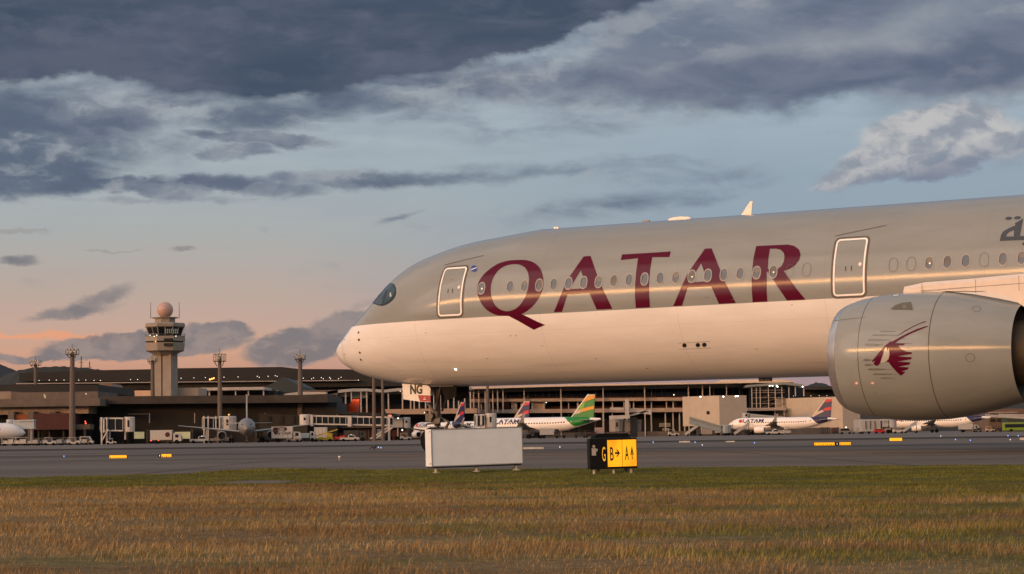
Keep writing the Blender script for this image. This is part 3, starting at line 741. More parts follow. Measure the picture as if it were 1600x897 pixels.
MB().box(-5.1, -3.2, .58, .62, 2.35, 2.95).build('gear_door', gm, mainp)
for y in (-.45, .45): b = MB(); b.prism([(-3.6, 2.95), (-2.75, 2.95), (-2.8, 2.25), (-3.3, 2.1)], 'y', y-.02, y+.02); b.build('rear_gear_door', mat('gear_dark', (.012,.011,.010), .8, var=.3, spec=.1), mainp)
MB().box(-5.2, -2.9, -.52, .52, 2.66, 2.9).build('gear_bay', BLACKP, mainp)

# engines
EL = 10.5; EZ = ZA-2.79
NAC = [(17.74,1.42),(17.755,1.47),(17.80,1.525),(17.88,1.58),(18.07,1.665),(18.4,1.765),(18.88,1.845),(19.5,1.905),(20.2,1.92),(21.07,1.885),(21.7,1.80),(22.3,1.68),(22.9,1.54),(23.36,1.41)]
def nac_r(s):
    xs = [p[0] for p in NAC]; ys = [p[1] for p in NAC]; m_ = np.gradient(ys, xs)
    i = int(np.clip(np.searchsorted(xs, s)-1, 0, len(xs)-2)); h = xs[i+1]-xs[i]; x = (s-xs[i])/h
    return (2*x**3-3*x*x+1)*ys[i]+(x**3-2*x*x+x)*h*m_[i]+(-2*x**3+3*x*x)*ys[i+1]+(x**3-x*x)*h*m_[i+1]
def nac_mat():
    m, t, p = aircraft_paint('nacelle_paint', None)
    tc = t.node('ShaderNodeTexCoord').outputs['Object']; x, y, z = t.sep(tc)
    grime = t.noise(t.mapping(tc, scale=(.3, 1, 1)), 1.6, 7, .6)
    col = t.mix(t.mapr(grime, .3, .7), (.232,.254,.250,1), (.270,.290,.284,1))
    for sx_, w_ in ((18.88, .014), (21.07, .016)):
        col = t.mix(t.m('MULTIPLY', t.m('LESS_THAN', t.m('ABSOLUTE', t.m('SUBTRACT', x, sx_)), w_), .8), col, (.06,.055,.05,1))
    t.l.new(col, p.inputs['Base Color']); p.inputs['Roughness'].default_value = .14; p.inputs['Specular IOR Level'].default_value = .30
    b = t.node('ShaderNodeBump', {'Height': t.noise(tc, 1.8, 3), 'Strength': .012, 'Distance': .03}); t.l.new(b.outputs[0], p.inputs['Normal'])
    return m
M_NAC = nac_mat(); M_LIP = mat('polished_lip', (.56,.53,.51), .26, .8, var=.08); M_CORE = mat('titanium_core', (.085,.066,.045), .6, .4, var=.2)
def engine(side):
    yc = -EL*side; c = (0, yc, EZ)
    e = MB(); prof = [(s, nac_r(s)) for s in list(np.arange(18.07, 23.3, .11))+[23.36]]; e.lathe(prof+[(23.34, 1.38), (22.6, 1.36), (21.4, 1.40)], 128, 'x', c)
    e.f = e.f[:-2]
    eng = e.build('engine', M_NAC, mainp, smooth=True, auto=60)
    lp = MB(); lp.lathe([(19.4,1.36),(18.6,1.38),(18.1,1.35),(17.85,1.34),(17.77,1.37)]+[(s, nac_r(s)) for s in (17.74,17.747,17.755,17.775,17.80,17.83,17.88,17.94,18.0,18.065)], 128, 'x', c); lp.f = lp.f[:-2]; lp.build('intake_lip', M_LIP, eng, smooth=True, auto=80)
    fd = MB(); fd.lathe([(19.25,.001),(19.2,.35),(19.35,1.37),(19.4,1.375)], 48, 'x', c); fd.build('fan', STEEL, eng, smooth=True)
    sp = MB(); sp.lathe([(18.75,.001),(18.85,.16),(19.0,.28),(19.25,.38)], 32, 'x', c); sp.build('spinner', STEEL, eng, smooth=True)
    du = MB(); du.lathe([(20.4,1.37),(21.8,1.365),(23.30,1.375)], 96, 'x', c); du.f = du.f[:-2]; du.build('bypass_duct', mat('duct_black', (.004,.004,.004), .95, var=0, spec=.05), eng, smooth=True)
    dk = MB(); dk.lathe([(20.5,.001),(20.5,1.37)], 96, 'x', c); dk.build('duct_back', MATS['duct_black'], eng)
    co = MB(); co.lathe([(21.2,1.0),(22.4,1.02),(23.4,.95),(24.6,.70),(25.1,.60)], 64, 'x', c); co.build('core_cowl', M_CORE, eng, smooth=True)
    cn = MB(); cn.lathe([(24.8,.45),(25.3,.38),(26.0,.12),(26.1,.001)], 48, 'x', c); cn.build('exhaust_cone', M_CORE, eng, smooth=True)
    # pylon from the top of the nacelle back to the wing
    py = MB(); top = [(19.66,-.90),(19.75,-.70),(20.43,-.60),(21.1,-.585),(21.72,-.57),(23.36,-.50),(26,-.40)]
    low = [(26,-1.2),(23.6,-1.6),(23.0,-1.15),(22.2,-.95),(21.1,-.90)]
    n = len(top)+len(low); loops = []
    for y, dz in ((-.30, -.05), (-.22, 0), (.22, 0), (.30, -.05)):
        loops.append([(s, yc+y*(.35 if i == 0 else .75 if i == 1 else 1), ZA+z+(dz*2 if i < len(top) else 0)) for i, (s, z) in enumerate(top+low)])
    vs = [p for L in loops for p in L]; fs = [tuple(range(n)), tuple(range(4*n-1, 3*n-1, -1))]
    for a in range(3):
        for i in range(n): fs.append((a*n+i, a*n+(i+1) % n, (a+1)*n+(i+1) % n, (a+1)*n+i))
    py.add(vs, fs); pyl = py.build('pylon', mat('pylon_white', (.68,.61,.56), .4, coat=.4, var=.05), mainp, smooth=True, auto=30)
    for s in (20.35, 22.0, 23.3):
        ln = MB(); ln.box(s-.006, s+.006, yc-.303*side-.002, yc-.303*side+.002, ZA-1.0+.0*(s-20), ZA-.66+.03*(s-20)); ln.build('panel_joint', LINE, pyl)
    ln = MB(); ln.bar((20.3, yc-.305*side, ZA-.86), (23.5, yc-.305*side, ZA-.78), .004, .012); ln.build('panel_joint', LINE, pyl)
    return eng
eng = engine(1); eng2 = engine(-1)
def nac_px(off=.006):
    def fn(x, y):
        o = (MI @ CAMP)-Vector((0, -EL, EZ)); d = (MI.to_3x3() @ ray(x, y)).normalized(); r = 1.9; s = 20
        for _ in range(12):
            a = d.y**2+d.z**2; b = 2*(o.y*d.y+o.z*d.z); c = o.y**2+o.z**2-r*r; q = b*b-4*a*c
            if q < 0: return None
            t = (-b-math.sqrt(q))/2/a; p = o+d*t; s = p.x; r = nac_r(min(max(s, 17.8), 23.3))
        n = Vector((-(nac_r(s+.05)-nac_r(s-.05))/.1, p.y/r, p.z/r)).normalized()
        return tuple(p+n*off+Vector((0, -EL, EZ)))
    return fn
ko = 120/979
STR = mat('grey_logo_lines', (.135,.140,.128), .14, var=.05)
for x0, x1, y, h in ((280,490,228,9),(180,520,276,11),(125,420,338,13),(85,330,400,16),(70,290,462,16),(70,195,592,16),(88,215,655,15),(130,440,712,13),(195,500,772,11),(290,480,822,8),(540,620,322,5),(520,700,382,6),(560,690,443,6)):
    patch([T([(x0-4,y),(x0+20,y-h),(x0+(x1-x0)*.45,y-h*1.1),(x1,y-3),(x1,y+1),(x0+(x1-x0)*.45,y+h),(x0+20,y+h)], 1340, 490, ko)], nac_px(.004), 1.5, 'logo_line', STR, eng)
patch([T([(878,100),(850,102),(790,125),(700,165),(600,220),(510,280),(420,355),(350,410),(290,475),(235,545),(180,610),(195,618),(222,600),(216,620),(200,632),(215,650),(235,665),(262,662),(282,640),(300,590),(325,520),(345,450),(362,425),(375,450),(378,475),(392,465),(395,440),(405,480),(408,520),(395,580),(365,612),(335,625),(352,620),(392,615),(440,680),(500,745),(548,790),(575,778),(608,742),(555,735),(635,715),(652,685),(520,678),(660,650),(675,622),(505,612),(685,582),(688,556),(505,545),(690,515),(692,492),(620,485),(565,460),(515,410),(590,402),(607,382),(480,376),(530,340),(600,298),(700,248),(800,205),(903,165),(900,158),(860,165),(760,198),(650,245),(560,290),(490,330),(432,362),(425,350),(500,290),(600,232),(700,175),(800,130),(872,107)], 1340, 490, ko)], nac_px(.008), 1.1, 'antelope_logo', MAROON, eng)
patch([T([(362,425),(375,450),(378,475),(392,465),(395,440),(405,480),(408,520),(395,580),(365,612),(335,625),(300,628),(300,590),(325,520),(345,450)], 1340, 490, ko)], nac_px(.006), 1.3, 'logo_ear', mat('logo_pale', (.42,.40,.35), .14, var=0), eng)
# strake, warning marks, latches
kn = 340/953
patch([[(1391.5,484),(1399,477.5),(1409,474),(1423,472.5),(1426.5,484.5),(1409,484)]], nac_px(.02), 2, 'strake', mat('strake_olive', (.115,.108,.075), .5, var=.1), eng)
patch([ell(1413, 479.8, 2.6, 2.2, 14)], nac_px(.027), 1, 'strake_fitting', RING, eng)
patch([ell(1413, 479.8, 1.2, 1.2, 10)], nac_px(.032), 1, 'strake_hole', BLACKP, eng)
for x, y, a, b in ((1338.5, 598.5, 3.2, 2.6), (1363.5, 598.5, 3.4, 2.0)):
    patch([ell(x, y, a, b, 16), ell(x, y, a*.6, b*.6, 16)], nac_px(.01), 1, 'warning_mark', mat('pink_stencil', (.62,.25,.24), .4, var=0), eng)
    patch([ell(x, y, a*.6, b*.6, 12)], nac_px(.01), 1, 'warning_mark_centre', WHITE, eng)
for x, y, rx, ry in ((1526, 483, 7, 4.6), (1516, 559, 7.5, 7)): patch([ell(x, y, rx, ry, 20), ell(x, y, rx*.86, ry*.86, 20)], nac_px(.006), 1.5, 'access_panel', LINE, eng)
patch([ell(1368, 614, 1, 1, 8)], nac_px(.008), 1, 'latch', LINE, eng)
patch([[(1302,501),(1352,495.5),(1352,496.1),(1302,501.6)]], nac_px(.006), 2, 'panel_joint', LINE, eng)
patch([[(1396,461.5),(1404,461.0),(1404,462),(1396,462.5)]], nac_px(.01), 1, 'latch', WHITE, eng)

# wings, belly fairing, main gear, tail (mostly beyond the frame)
M_WING = mat('wing_grey', (.36,.34,.32), .4, coat=.4, var=.06)
def wing(side):
    st = [(0.0, 19.2, 13.5, 1.9), (3.0, 20.2, 12.0, 1.55), (10.5, 25.3, 7.6, .95), (20, 31.4, 4.8, .50), (29, 37.3, 2.8, .27), (31.5, 39.8, 1.5, .16)]
    prof = [(0,0),(.03,.045),(.1,.075),(.3,.1),(.6,.075),(1,.005),(.6,-.02),(.3,-.05),(.1,-.04),(.03,-.025)]
    vs = []; n = len(prof); z_ = lambda l: -1.72+.095*l+.0009*l*l
    for l, s, ch, th in st:
        for u, v in prof: vs.append((s+u*ch, -l*side, ZA+z_(l)-u*ch*.03+v*ch*(th/ch)/.12*.9))
    fs = [tuple(range(n))[::-1], tuple((len(st)-1)*n+i for i in range(n))]
    for j in range(len(st)-1):
        for i in range(n): fs.append((j*n+i, j*n+(i+1) % n, (j+1)*n+(i+1) % n, (j+1)*n+i))
    w = MB(); w.add(vs, fs); w.build('wing', M_WING, mainp, smooth=True, auto=50)
wing(1); wing(-1)
b = MB(); vs = []; n = 28
for s, k in ((15.5,.01),(17.5,.55),(20,.9),(24,1),(31,1),(35,.75),(38,.01)):
    for i in range(n): a = 2*PI*i/n; vs.append((s, 3.35*math.cos(a)*max(k,.05), ZA-1.9+1.55*math.sin(a)*k))
b.add(vs, [(j*n+i, j*n+(i+1) % n, (j+1)*n+(i+1) % n, (j+1)*n+i) for j in range(6) for i in range(n)]); b.build('belly_fairing', mat('fairing_white', (.62,.58,.54), .4, coat=.5, var=.06), mainp, smooth=True)
for side in (1, -1):
    g_ = MB(); g_.tube((29.5, -5.3*side, .9), (29.5, -5.0*side, 4.2), .2, n=16); g_.tube((28.0, -5.3*side, .72), (31.0, -5.3*side, .72), .14, n=12); gg = g_.build('main_gear', gm, mainp, smooth=True)
    for dx in (-1.45, 0, 1.45):
        for dy in (-.55, .55):
            w_ = MB(); w_.lathe([(-.22,.35),(-.24,.55),(-.15,.69),(.15,.69),(.24,.55),(.22,.35)], 28, 'y', (29.5+dx, -5.3*side+dy, .70)); w_.build('wheel', tyre, gg, smooth=True)
    tp = MB(); tp.prism([(57.5, -1*side), (63.5, -9.4*side), (65.2, -9.4*side), (63.2, -1*side)], 'z', ZA+1.0, ZA+1.25); tp.build('tailplane', M_WING, mainp, bevel=.08)
tf = MB(); tf.prism([(52, ZA+2.4), (55, ZA+2.9), (61.5, ZA+11.2), (65, ZA+11.2), (62.8, ZA+2.0)], 'y', -.22, .22); tf.build('tail_fin', MAROON, mainp, bevel=.1)

# ================================================================== SIGNS BESIDE THE TAXIWAY
def oriented(x, Z, yaw): 
    return gnd(x, Z), yaw
# blank white sign board on three legs
BW = mat('board_painted', (.76,.82,.87), .5, var=.05, vscale=4); GALV = mat('galvanised', (.34,.34,.33), .45, .5, var=.15)
p0 = gnd(675, 37.3); ya = R_(22)
bd = thing('sign_board', 'blank pale grey-white boxy sign board on short legs, in front of the nose wheel', 'sign', p0, ya)
L = 1.74; D_ = .34; z0, z1 = .135, .795
bd.rotation_euler = (0, -R_(.9), ya)
b = MB(); b.box(0, L, 0, D_, z0, z1); b.build('board_panel', BW, bd, bevel=.006)
fr = MB()
for a in ((-.006, L+.006, -.006, .012, z1-.014, z1+.006), (-.006, L+.006, -.006, .012, z0-.006, z0+.012), (-.006, .010, -.006, .012, z0+.012, z1-.014), (L-.010, L+.006, -.006, .012, z0+.012, z1-.014)): fr.box(*a)
fr.build('board_frame', GALV, bd)
sm = MB(); sm.box(L*.49, L*.4915, -.002, .001, z0+.013, z1-.015); sm.build('panel_joint', BW, bd)
cl_ = MB(); 
for zz in (z0+.04, z1-.05): cl_.box(-.010, -.004, .06, .10, zz, zz+.02)
cl_.build('latch', GALV, bd)
gap = MB(); gap.box(.02, L-.02, .03, D_-.03, z0-.03, z0-.007); gap.build('base_rail', BLACKP, bd)
for xx in (.10, L*.5, L-.10):
    lg = MB(); lg.tube((xx, .08, .03), (xx, .08, z0-.02), .026, n=12); lg.tube((xx, .08, .014), (xx, .08, .034), .075, .05, n=14); lg.build('leg', mat('leg_cream', (.55,.50,.42), .6, var=.15), bd, smooth=True)
# lit taxi direction sign
YEL = bpy.data.materials.new('lit_yellow_panel'); YEL.use_nodes = True
t_ = NT(YEL.node_tree); pp = t_.n['Principled BSDF']; tc_ = t_.node('ShaderNodeTexCoord').outputs['Object']; gx, gy, gz = t_.sep(tc_)
tub = t_.noise(t_.mapping(tc_, scale=(3.2, 1, 1.2)), 1.0, 2); 
t_.l.new(t_.ramp(t_.mapr(tub, .35, .65), [(0, (.78,.23,.004,1)), (1, (1,.42,.008,1))]), pp.inputs['Emission Color']); pp.inputs['Emission Strength'].default_value = .95; pp.inputs['Base Color'].default_value = (.6,.3,.01,1); pp.inputs['Roughness'].default_value = .4
YGLY = mat('glyph_yellow', (.7,.36,.03), .4, emit=(.85,.42,.03), es=.7, var=0)
ps = gnd(921.5, 34.55); ys_ = R_(14)
sg = thing('taxi_direction_sign', 'illuminated taxiway sign on short legs reading G B A with arrows, black and yellow', 'sign', ps, ys_)
sg.rotation_euler = (0, -R_(.8), ys_)
W_ = .815; zs0, zs1 = .090, .595
kx = W_/76.0
b = MB(); b.box(0, W_, 0, .16, zs0, zs1); b.build('housing', mat('sign_black', (.005,.005,.005), .6, var=.1, spec=.2), sg, bevel=.008)
sy = -.004
for xa, xb in ((.305, .552), (.562, .800)):
    b = MB(); b.box(xa, xb, sy-.006, -.001, zs0+.035, zs1-.032); b.build('lit_panel', YEL, sg)
def glyph(polys, cx, cz, w, h, m, name, par=sg, y=-.014):
    xs = [p[0] for P in polys for p in P]; zs = [p[1] for P in polys for p in P]
    a0, a1, b0, b1 = min(xs), max(xs), min(zs), max(zs)
    fn = lambda u, v: (cx+((u-a0)/(a1-a0)-.5)*w, y, cz+((v-b0)/(b1-b0)-.5)*h)
    return patch(polys, fn, max(a1-a0, b1-b0)/8, name, m, par)
def txt_glyph(ch, cx, cz, w, h, m, name, par=sg, y=-.012, bold=.012):
    me = text_mesh(ch, 1, .002, 1, bold=bold); xs = [v.co.x for v in me.vertices]; ys = [v.co.y for v in me.vertices]
    a0, a1, b0, b1 = min(xs), max(xs), min(ys), max(ys)
    for v in me.vertices: v.co = (cx+((v.co.x-a0)/(a1-a0)-.5)*w, y+v.co.z, cz+((v.co.y-b0)/(b1-b0)-.5)*h)
    return link_mesh(name, me, m, par)
cz = (zs0+zs1)/2-.005
txt_glyph('G', .238, cz-.0, .056, .235, YGLY, 'letter_G', y=-.006, bold=-.004)
txt_glyph('B', .375, cz, .060, .225, BLACKP, 'letter_B'); txt_glyph('A', .632, cz+.005, .064, .225, BLACKP, 'letter_A')
arrow = [(0,-.5),(.35,-.5),(.35,.6),(.55,.1),(.95,.1),(.175,1.3),(-.6,.1),(-.2,.1),(0,.6)]
glyph([arrow], .722, cz+.01, .062, .225, BLACKP, 'arrow_up')
glyph([[(v, -u) for u, v in arrow]], .472, cz+.01, .085, .150, BLACKP, 'arrow_right')
b = MB(); b.box(.035, .105, -.006, -.001, cz-.02, cz+.10); b.build('data_plate', mat('plate_beige', (.42,.40,.34), .5, var=.15), sg)
b = MB(); b.tube((.072, -.006, cz+.13), (.072, -.001, cz+.13), .024, n=14); b.build('lock_disc', mat('plate_beige2', (.40,.38,.33), .5, var=.1), sg)
b = MB(); b.box(.118, .128, -.006, -.001, cz+.05, cz+.09); b.build('sticker', WHITE, sg)
for xx in (.085, .42, .72):
    lg = MB(); lg.tube((xx, .06, 0), (xx, .06, zs0+.003), .022, n=10); lg.build('leg', mat('leg_cream', (.55,.50,.42), .6), sg, smooth=True)
pb = gnd(929, 36.2)
bk = thing('dark_cabinet', 'low black equipment cabinet standing right behind the lit taxiway sign', 'cabinet', pb, R_(14))
b = MB(); b.box(0, .66, 0, .3, .08, .63); b.build('cabinet_body', mat('cabinet_black', (.006,.008,.008), .8, var=.3, spec=.15), bk, bevel=.03)
b = MB(); b.prism([(.0,.63),(.66,.63),(.60,.68),(.08,.68)], 'y', .02, .28); b.build('cabinet_lid', mat('cabinet_black2', (.005,.006,.006), .8, var=.3, spec=.15), bk)
b = MB(); b.box(.05, .1, .05, .1, 0, .08); b.box(.56, .61, .05, .1, 0, .08); b.build('foot', BLACKP, bk)

# small far signs: lit yellow panels lying low beside the far taxiways, each with its black location panel
def low_sign(x0, x1, yb, h, label, black=None, white=False, letters=None):
    off = yb-horizon((x0+x1)/2); Z = F*CH/off; k = Z/F
    p = gnd(x0, Z); t = thing('low_board' if white else 'runway_guidance_sign', label, 'marker board' if white else 'sign', p, 0)
    w = (x1-x0)*k; hh = h*k
    b = MB(); b.box(0, w, 0, .12, .0, hh); b.build('housing', mat('board_dirty_white', (.55,.52,.48), .6, var=.2) if white else mat('sign_black', (.005,.005,.005)), t)
    if not white:
        segs = []; 
        if black is None: segs = [(0, w)]
        else:
            b0, b1 = (black[0]-x0)*k, (black[1]-x0)*k
            if b0 > .02: segs.append((0, b0))
            if b1 < w-.02: segs.append((b1, w))
            g = MB(); g.box((b0+b1)/2-.05*k*10, (b0+b1)/2+.05*k*10, -.014, -.009, hh*.3, hh*.75); g.build('location_mark', mat('pale_lit', (.8,.7,.4), .5, emit=(.9,.75,.4), es=.8, var=0), t)
        for a, b_ in segs:
            f_ = MB(); f_.box(a+.3*k, b_-.3*k, -.012, 0, hh*.08, hh*.95); f_.build('lit_panel', YEL2, t)
            if letters:
                g = MB(); n = max(2, int((b_-a)/k/3.2))
                for i in range(n):
                    c_ = a+(b_-a)*(i+.6)/(n+.3); g.box(c_-.55*k, c_+.45*k, -.016, -.012, hh*.10, hh*(.34 if i % 2 else .48))
                g.build('sign_characters', mat('sign_black', (.005,.005,.005)), t)
    return t
YEL2 = mat('lit_yellow_far', (.7,.36,.02), .4, emit=(1,.40,.012), es=1.0, var=0)
low_sign(171, 198, 716.3, 5.2, 'small lit yellow sign low on the taxiway, left of the one with a black end', letters=True)
low_sign(247, 268, 714.5, 5.2, 'small lit yellow sign with a black left end, below the control tower', black=(246.8, 252), letters=True)
low_sign(1271.5, 1329, 696.2, 5.2, 'long low lit yellow sign with a black square in it, left of the engine', black=(1304, 1311), letters=True)
low_sign(1389.5, 1409.5, 689.2, 5.2, 'small plain lit yellow sign on the taxiway below the big engine', letters=False)
low_sign(813, 849, 701.8, 3.2, 'low cream board lying beside the taxiway right of the blank sign board', white=True)
low_sign(1061, 1078, 691.3, 2.2, 'low white board on the taxiway edge, left of a second fainter one', white=True)
low_sign(1134, 1148, 690.8, 1.8, 'faint grey low board on the taxiway edge, below the parked jet nose', white=True)
low_sign(1594, 1606, 687.6, 4, 'low white board at the right edge of the photo below the green bus', white=True)
# taxiway edge lights
BLU = mat('blue_lamp', (.1,.2,.9), .3, emit=(.16,.34,1.0), es=3, var=0); WHL = mat('white_lamp', (.9,.9,.9), .3, emit=(.8,.9,1.0), es=1.3, var=0)
first_light = {}
for i, (x, y, col) in enumerate([(100,713,'b'),(591,699,'w'),(595,699.6,'b'),(874.5,698.5,'w'),(1020.5,691,'b'),(1086,691,'b'),(1097,695.5,'w'),(1178.5,692,'b'),(1470,681.5,'w'),(1492.8,686.8,'b'),(1516,688,'b'),(1575,681,'b'),(1591,681,'b'),(1578.5,687,'w')]):
    Z = F*CH/max(y+1.5-horizon(x), 4); k = Z/F; p = gnd(x, Z)
    if col not in first_light:
        t = thing('taxiway_light', '', 'light', p, 0)
        b = MB(); b.tube((0,0,0), (0,0,.6), .25, .12, n=10); b.build('stem', GALV, t)
        b = MB(); b.sphere((0,0,.9), .34, 12, 8); b.build('lens', BLU if col == 'b' else WHL, t, smooth=True); first_light[col] = t
    else: t = copy_tree(first_light[col]); t.location = p
    t.scale = (k*2.0,)*3; t['group'] = 'small lights along the taxiway edges'
    t['label'] = ['blue edge light alone on the far left taxiway', 'white edge light close beside a blue one, right of the marker post', 'blue edge light close beside a white one, left of the blank board', 'white edge light just right of the blank board', 'blue edge light right of the lit taxiway sign', 'blue edge light next to the low white board below the boarding stairs', 'pale edge light just below a blue one, under the boarding stairs', 'blue edge light under the engine of the parked white jet', 'pale edge light below the big engine, farthest left of the right group', 'blue edge light left of its near twin, below the far white jet tail', 'blue edge light right of its near twin, nearest the right taxiway', 'blue edge light below the green bus front wheel', 'blue edge light below the green bus, at the right edge', 'pale edge light below the two blue ones at the right edge'][i]
p = gnd(530, F*CH/(719.5-horizon(530))); t = thing('edge_marker', 'small pale marker post standing on the near tarmac left of the nose gear', 'marker post', p)
b = MB(); b.tube((0,0,0), (0,0,.09), .014, n=8); b.build('post', GALV, t); b = MB(); b.sphere((0,0,.11), .032); b.build('marker_head', WHITE, t, smooth=True)
# the bird on the tarmac
bz_ = F*CH/(705-horizon(584)); p = gnd(584, bz_); k = bz_/F
bi = MB()
rings = [(-.10,.012,.20),(-.06,.025,.17),(0,.045,.15),(.05,.05,.165),(.09,.035,.20),(.115,.022,.235),(.135,.026,.262),(.16,.018,.268),(.185,.003,.262)]
vs = []; n = 12
for x, r, z in rings:
    for i in range(n): a = 2*PI*i/n; vs.append((x, r*math.cos(a), z+r*math.sin(a)))
bi.add(vs, [(j*n+i, j*n+(i+1) % n, (j+1)*n+(i+1) % n, (j+1)*n+i) for j in range(len(rings)-1) for i in range(n)]+[tuple(range(n))[::-1]])
for y in (-.02, .02): bi.tube((0, y, .0), (.01, y, .12), .005, n=5); bi.tube((0, y, .004), (.04, y, .004), .004, n=4)
bi.prism([(-.09,.19),(-.2,.11),(-.19,.09),(-.07,.15)], 'y', -.03, .03)
bd_ = bi.build('bird', mat('dark_feathers', (.015,.013,.012), .8, var=.2), smooth=True); bd_.location = p; bd_.scale = (k*36,)*3; bd_.rotation_euler = (0, 0, R_(-15))
tag(bd_, 'dark bird standing on the tarmac left of the nose gear', 'bird')

# ================================================================== AIRPORT BUILDINGS
def bx(b, x0, y0, x1, y1, Z, d, ground=False):
    xc = (x0+x1)/2
    p = at(x0, y0, Z); q = at(x1, y1, Z); zt = at(xc, y0, Z).z; zb = 0 if ground else max(0, at(xc, y1, Z).z)
    b.box(p.x, q.x, Z, Z+d, zb, zt); return b
def root_at(name, label, cat, x, Z, group=None): return thing(name, label, cat, tuple(gnd(x, Z)), 0, group)
def lampdot(parent, x, y, Z, r=1.3, m=None, name='lamp'):
    p = at(x, y, Z); b = MB(); b.sphere(p, r*Z/F, 8, 6); return b.build(name, m or LAMPW, parent, world=True, smooth=True)
LAMPW = mat('floodlight_lens', (1,.95,.85), .3, emit=(1,.95,.82), es=5, var=0)
LAMPS = mat('terminal_lamp', (1,.95,.85), .3, emit=(1,.92,.78), es=1.6, var=0)
LAMPA = mat('amber_lamp', (1,.5,.15), .3, emit=(1,.42,.10), es=3, var=0)
LAMPR = mat('red_lamp', (1,.1,.05), .3, emit=(1,.10,.04), es=3, var=0)
CONC = mat('concrete_beige', (.30,.235,.185), .85, var=.22, vscale=.25); CONC2 = mat('concrete_brown', (.120,.096,.080), .85, var=.25, vscale=.3)
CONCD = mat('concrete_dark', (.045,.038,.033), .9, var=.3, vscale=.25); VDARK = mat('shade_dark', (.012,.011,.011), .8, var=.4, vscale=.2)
CREAM = mat('cladding_cream', (.42,.36,.29), .7, var=.07, vscale=.3); ROOFD = mat('roof_dark', (.016,.016,.016), .8, var=.3, vscale=.05)
MAROONW = mat('maroon_wall', (.055,.014,.012), .8, var=.2, vscale=.3); ORNG = mat('orange_brick', (.26,.07,.025), .8, var=.15)
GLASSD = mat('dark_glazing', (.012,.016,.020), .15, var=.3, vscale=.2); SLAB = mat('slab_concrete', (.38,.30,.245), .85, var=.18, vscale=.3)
COLM = mat('column_concrete', (.46,.42,.38), .8, var=.18, vscale=.4); REDW = mat('reddish_blockwork', (.050,.018,.014), .9, var=.35, vscale=.35)
PGREY = mat('panel_grey', (.34,.35,.35), .6, var=.08, vscale=.3); PWHITE = mat('bridge_white', (.50,.48,.45), .5, var=.12, vscale=.5)
WINW = mat('warm_windows', (.05,.04,.03), .4, emit=(.9,.75,.45), es=.5, var=.4, vscale=.3)

# far terminal with two long dark roofs
Zf = 1150
t = root_at('far_terminal', 'far terminal with two long dark roofs and a row of lights behind the tower', 'terminal', 250, Zf)
b = MB(); P = [(30,582.5),(150,578.5),(232,577),(270,575.5),(440,573.3),(468,576.6),(545,577),(600,583),(700,590),(700,596),(30,596)]
def facade(b, pts, Z, d):
    V = [at(x, y, Z) for x, y in pts]; n = len(V); b.add([tuple(v) for v in V]+[(v.x, Z+d, v.z) for v in V], [tuple(range(n)), tuple(range(2*n-1, n-1, -1))]+[(i, i+n, (i+1) % n+n, (i+1) % n) for i in range(n)]); return b
facade(b, P, Zf, 90).build('upper_roof', ROOFD, t, world=True)
b = MB(); bx(b, 20, 596, 720, 600, Zf+6, 70); b.build('clerestory', VDARK, t, world=True)
b = MB(); facade(b, [(20,600.0),(720,592),(720,602),(20,611)], Zf-12, 70); b.build('lower_roof', ROOFD, t, world=True)
b = MB(); facade(b, [(25,598.8),(560,593.6),(560,594.9),(25,600.3)], Zf-16, 4); b.build('eave_strip', mat('eave_grey', (.30,.27,.25), .5, var=.3, vscale=.05), t, world=True)
b = MB(); facade(b, [(20,609),(720,600),(720,640),(20,650)], Zf-4, 60); b.build('wall', VDARK, t, world=True)
for x, y in ((61,594.5),(77,594),(88,594),(100,594),(110,592.5),(123,594),(134,594),(147,594.5),(157,594.5),(204,593),(215,593),(238,592),(268,591),(283,591),(303,590.5),(321,590),(350,589.5),(372,589),(402,588),(405,589.5),(419,588),(430,587),(433,588),(474,591),(487,592),(490,590.5),(502,590),(505,592),(515,590),(516.5,592),(529,592),(533,589.5),(560,594)):
    lampdot(t, x, y, Zf-20, .55, LAMPS)
for x, y in ((331,592),(334,591),(328,593)): lampdot(t, x, y, Zf-20, 1.3, LAMPA)
b = MB(); bx(b, 120, 611.5, 130, 612.8, Zf-18, 3); b.build('lit_strip', WINW, t, world=True)

# beige upper building behind the long pier, the tower stands on it
Zb = 760
t = root_at('beige_terminal_block', 'beige upper terminal block at the foot of the control tower', 'terminal', 200, Zb)
b = MB(); bx(b, 153, 610, 310, 634, Zb, 30, True); b.build('wall', mat('wall_sunlit_beige', (.58,.40,.27), .85, var=.12, vscale=.2), t, world=True)
b = MB(); facade(b, [(155,599.5),(173,599.3),(182,610),(155,610)], Zb-2, 20); b.build('roof', mat('roof_brown', (.17,.11,.08), .8, var=.2), t, world=True)
b = MB(); bx(b, 261, 605.5, 413, 610, Zb-8, 24); b.build('roof_slab', COLM, t, world=True)
for x in (310, 327, 346, 368, 388, 411.5):
    b = MB(); bx(b, x-.9, 609.5, x+.9, 634, Zb-7, 1.5, True); b.build('column', COLM, t, world=True)
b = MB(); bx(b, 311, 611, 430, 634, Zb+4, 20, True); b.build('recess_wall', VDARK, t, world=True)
lampdot(t, 183, 609, Zb-10, .9, LAMPS)
t = root_at('gabled_hangar', 'dark teal gabled hangar between the two light masts left of the nose', 'hangar', 440, Zb+20)
b = MB(); facade(b, [(414,634),(414,605),(443,589.5),(469,603),(469,634)], Zb+20, 60); b.build('gable_wall', mat('teal_dark', (.030,.042,.042), .7, var=.2), t, world=True)
b = MB(); bx(b, 431, 610, 434.5, 618, Zb+18, 2); b.build('door', COLM, t, world=True)
b = MB(); bx(b, 470, 609.5, 528, 618, Zb-30, 15); b.build('annex', CONC2, t, world=True)
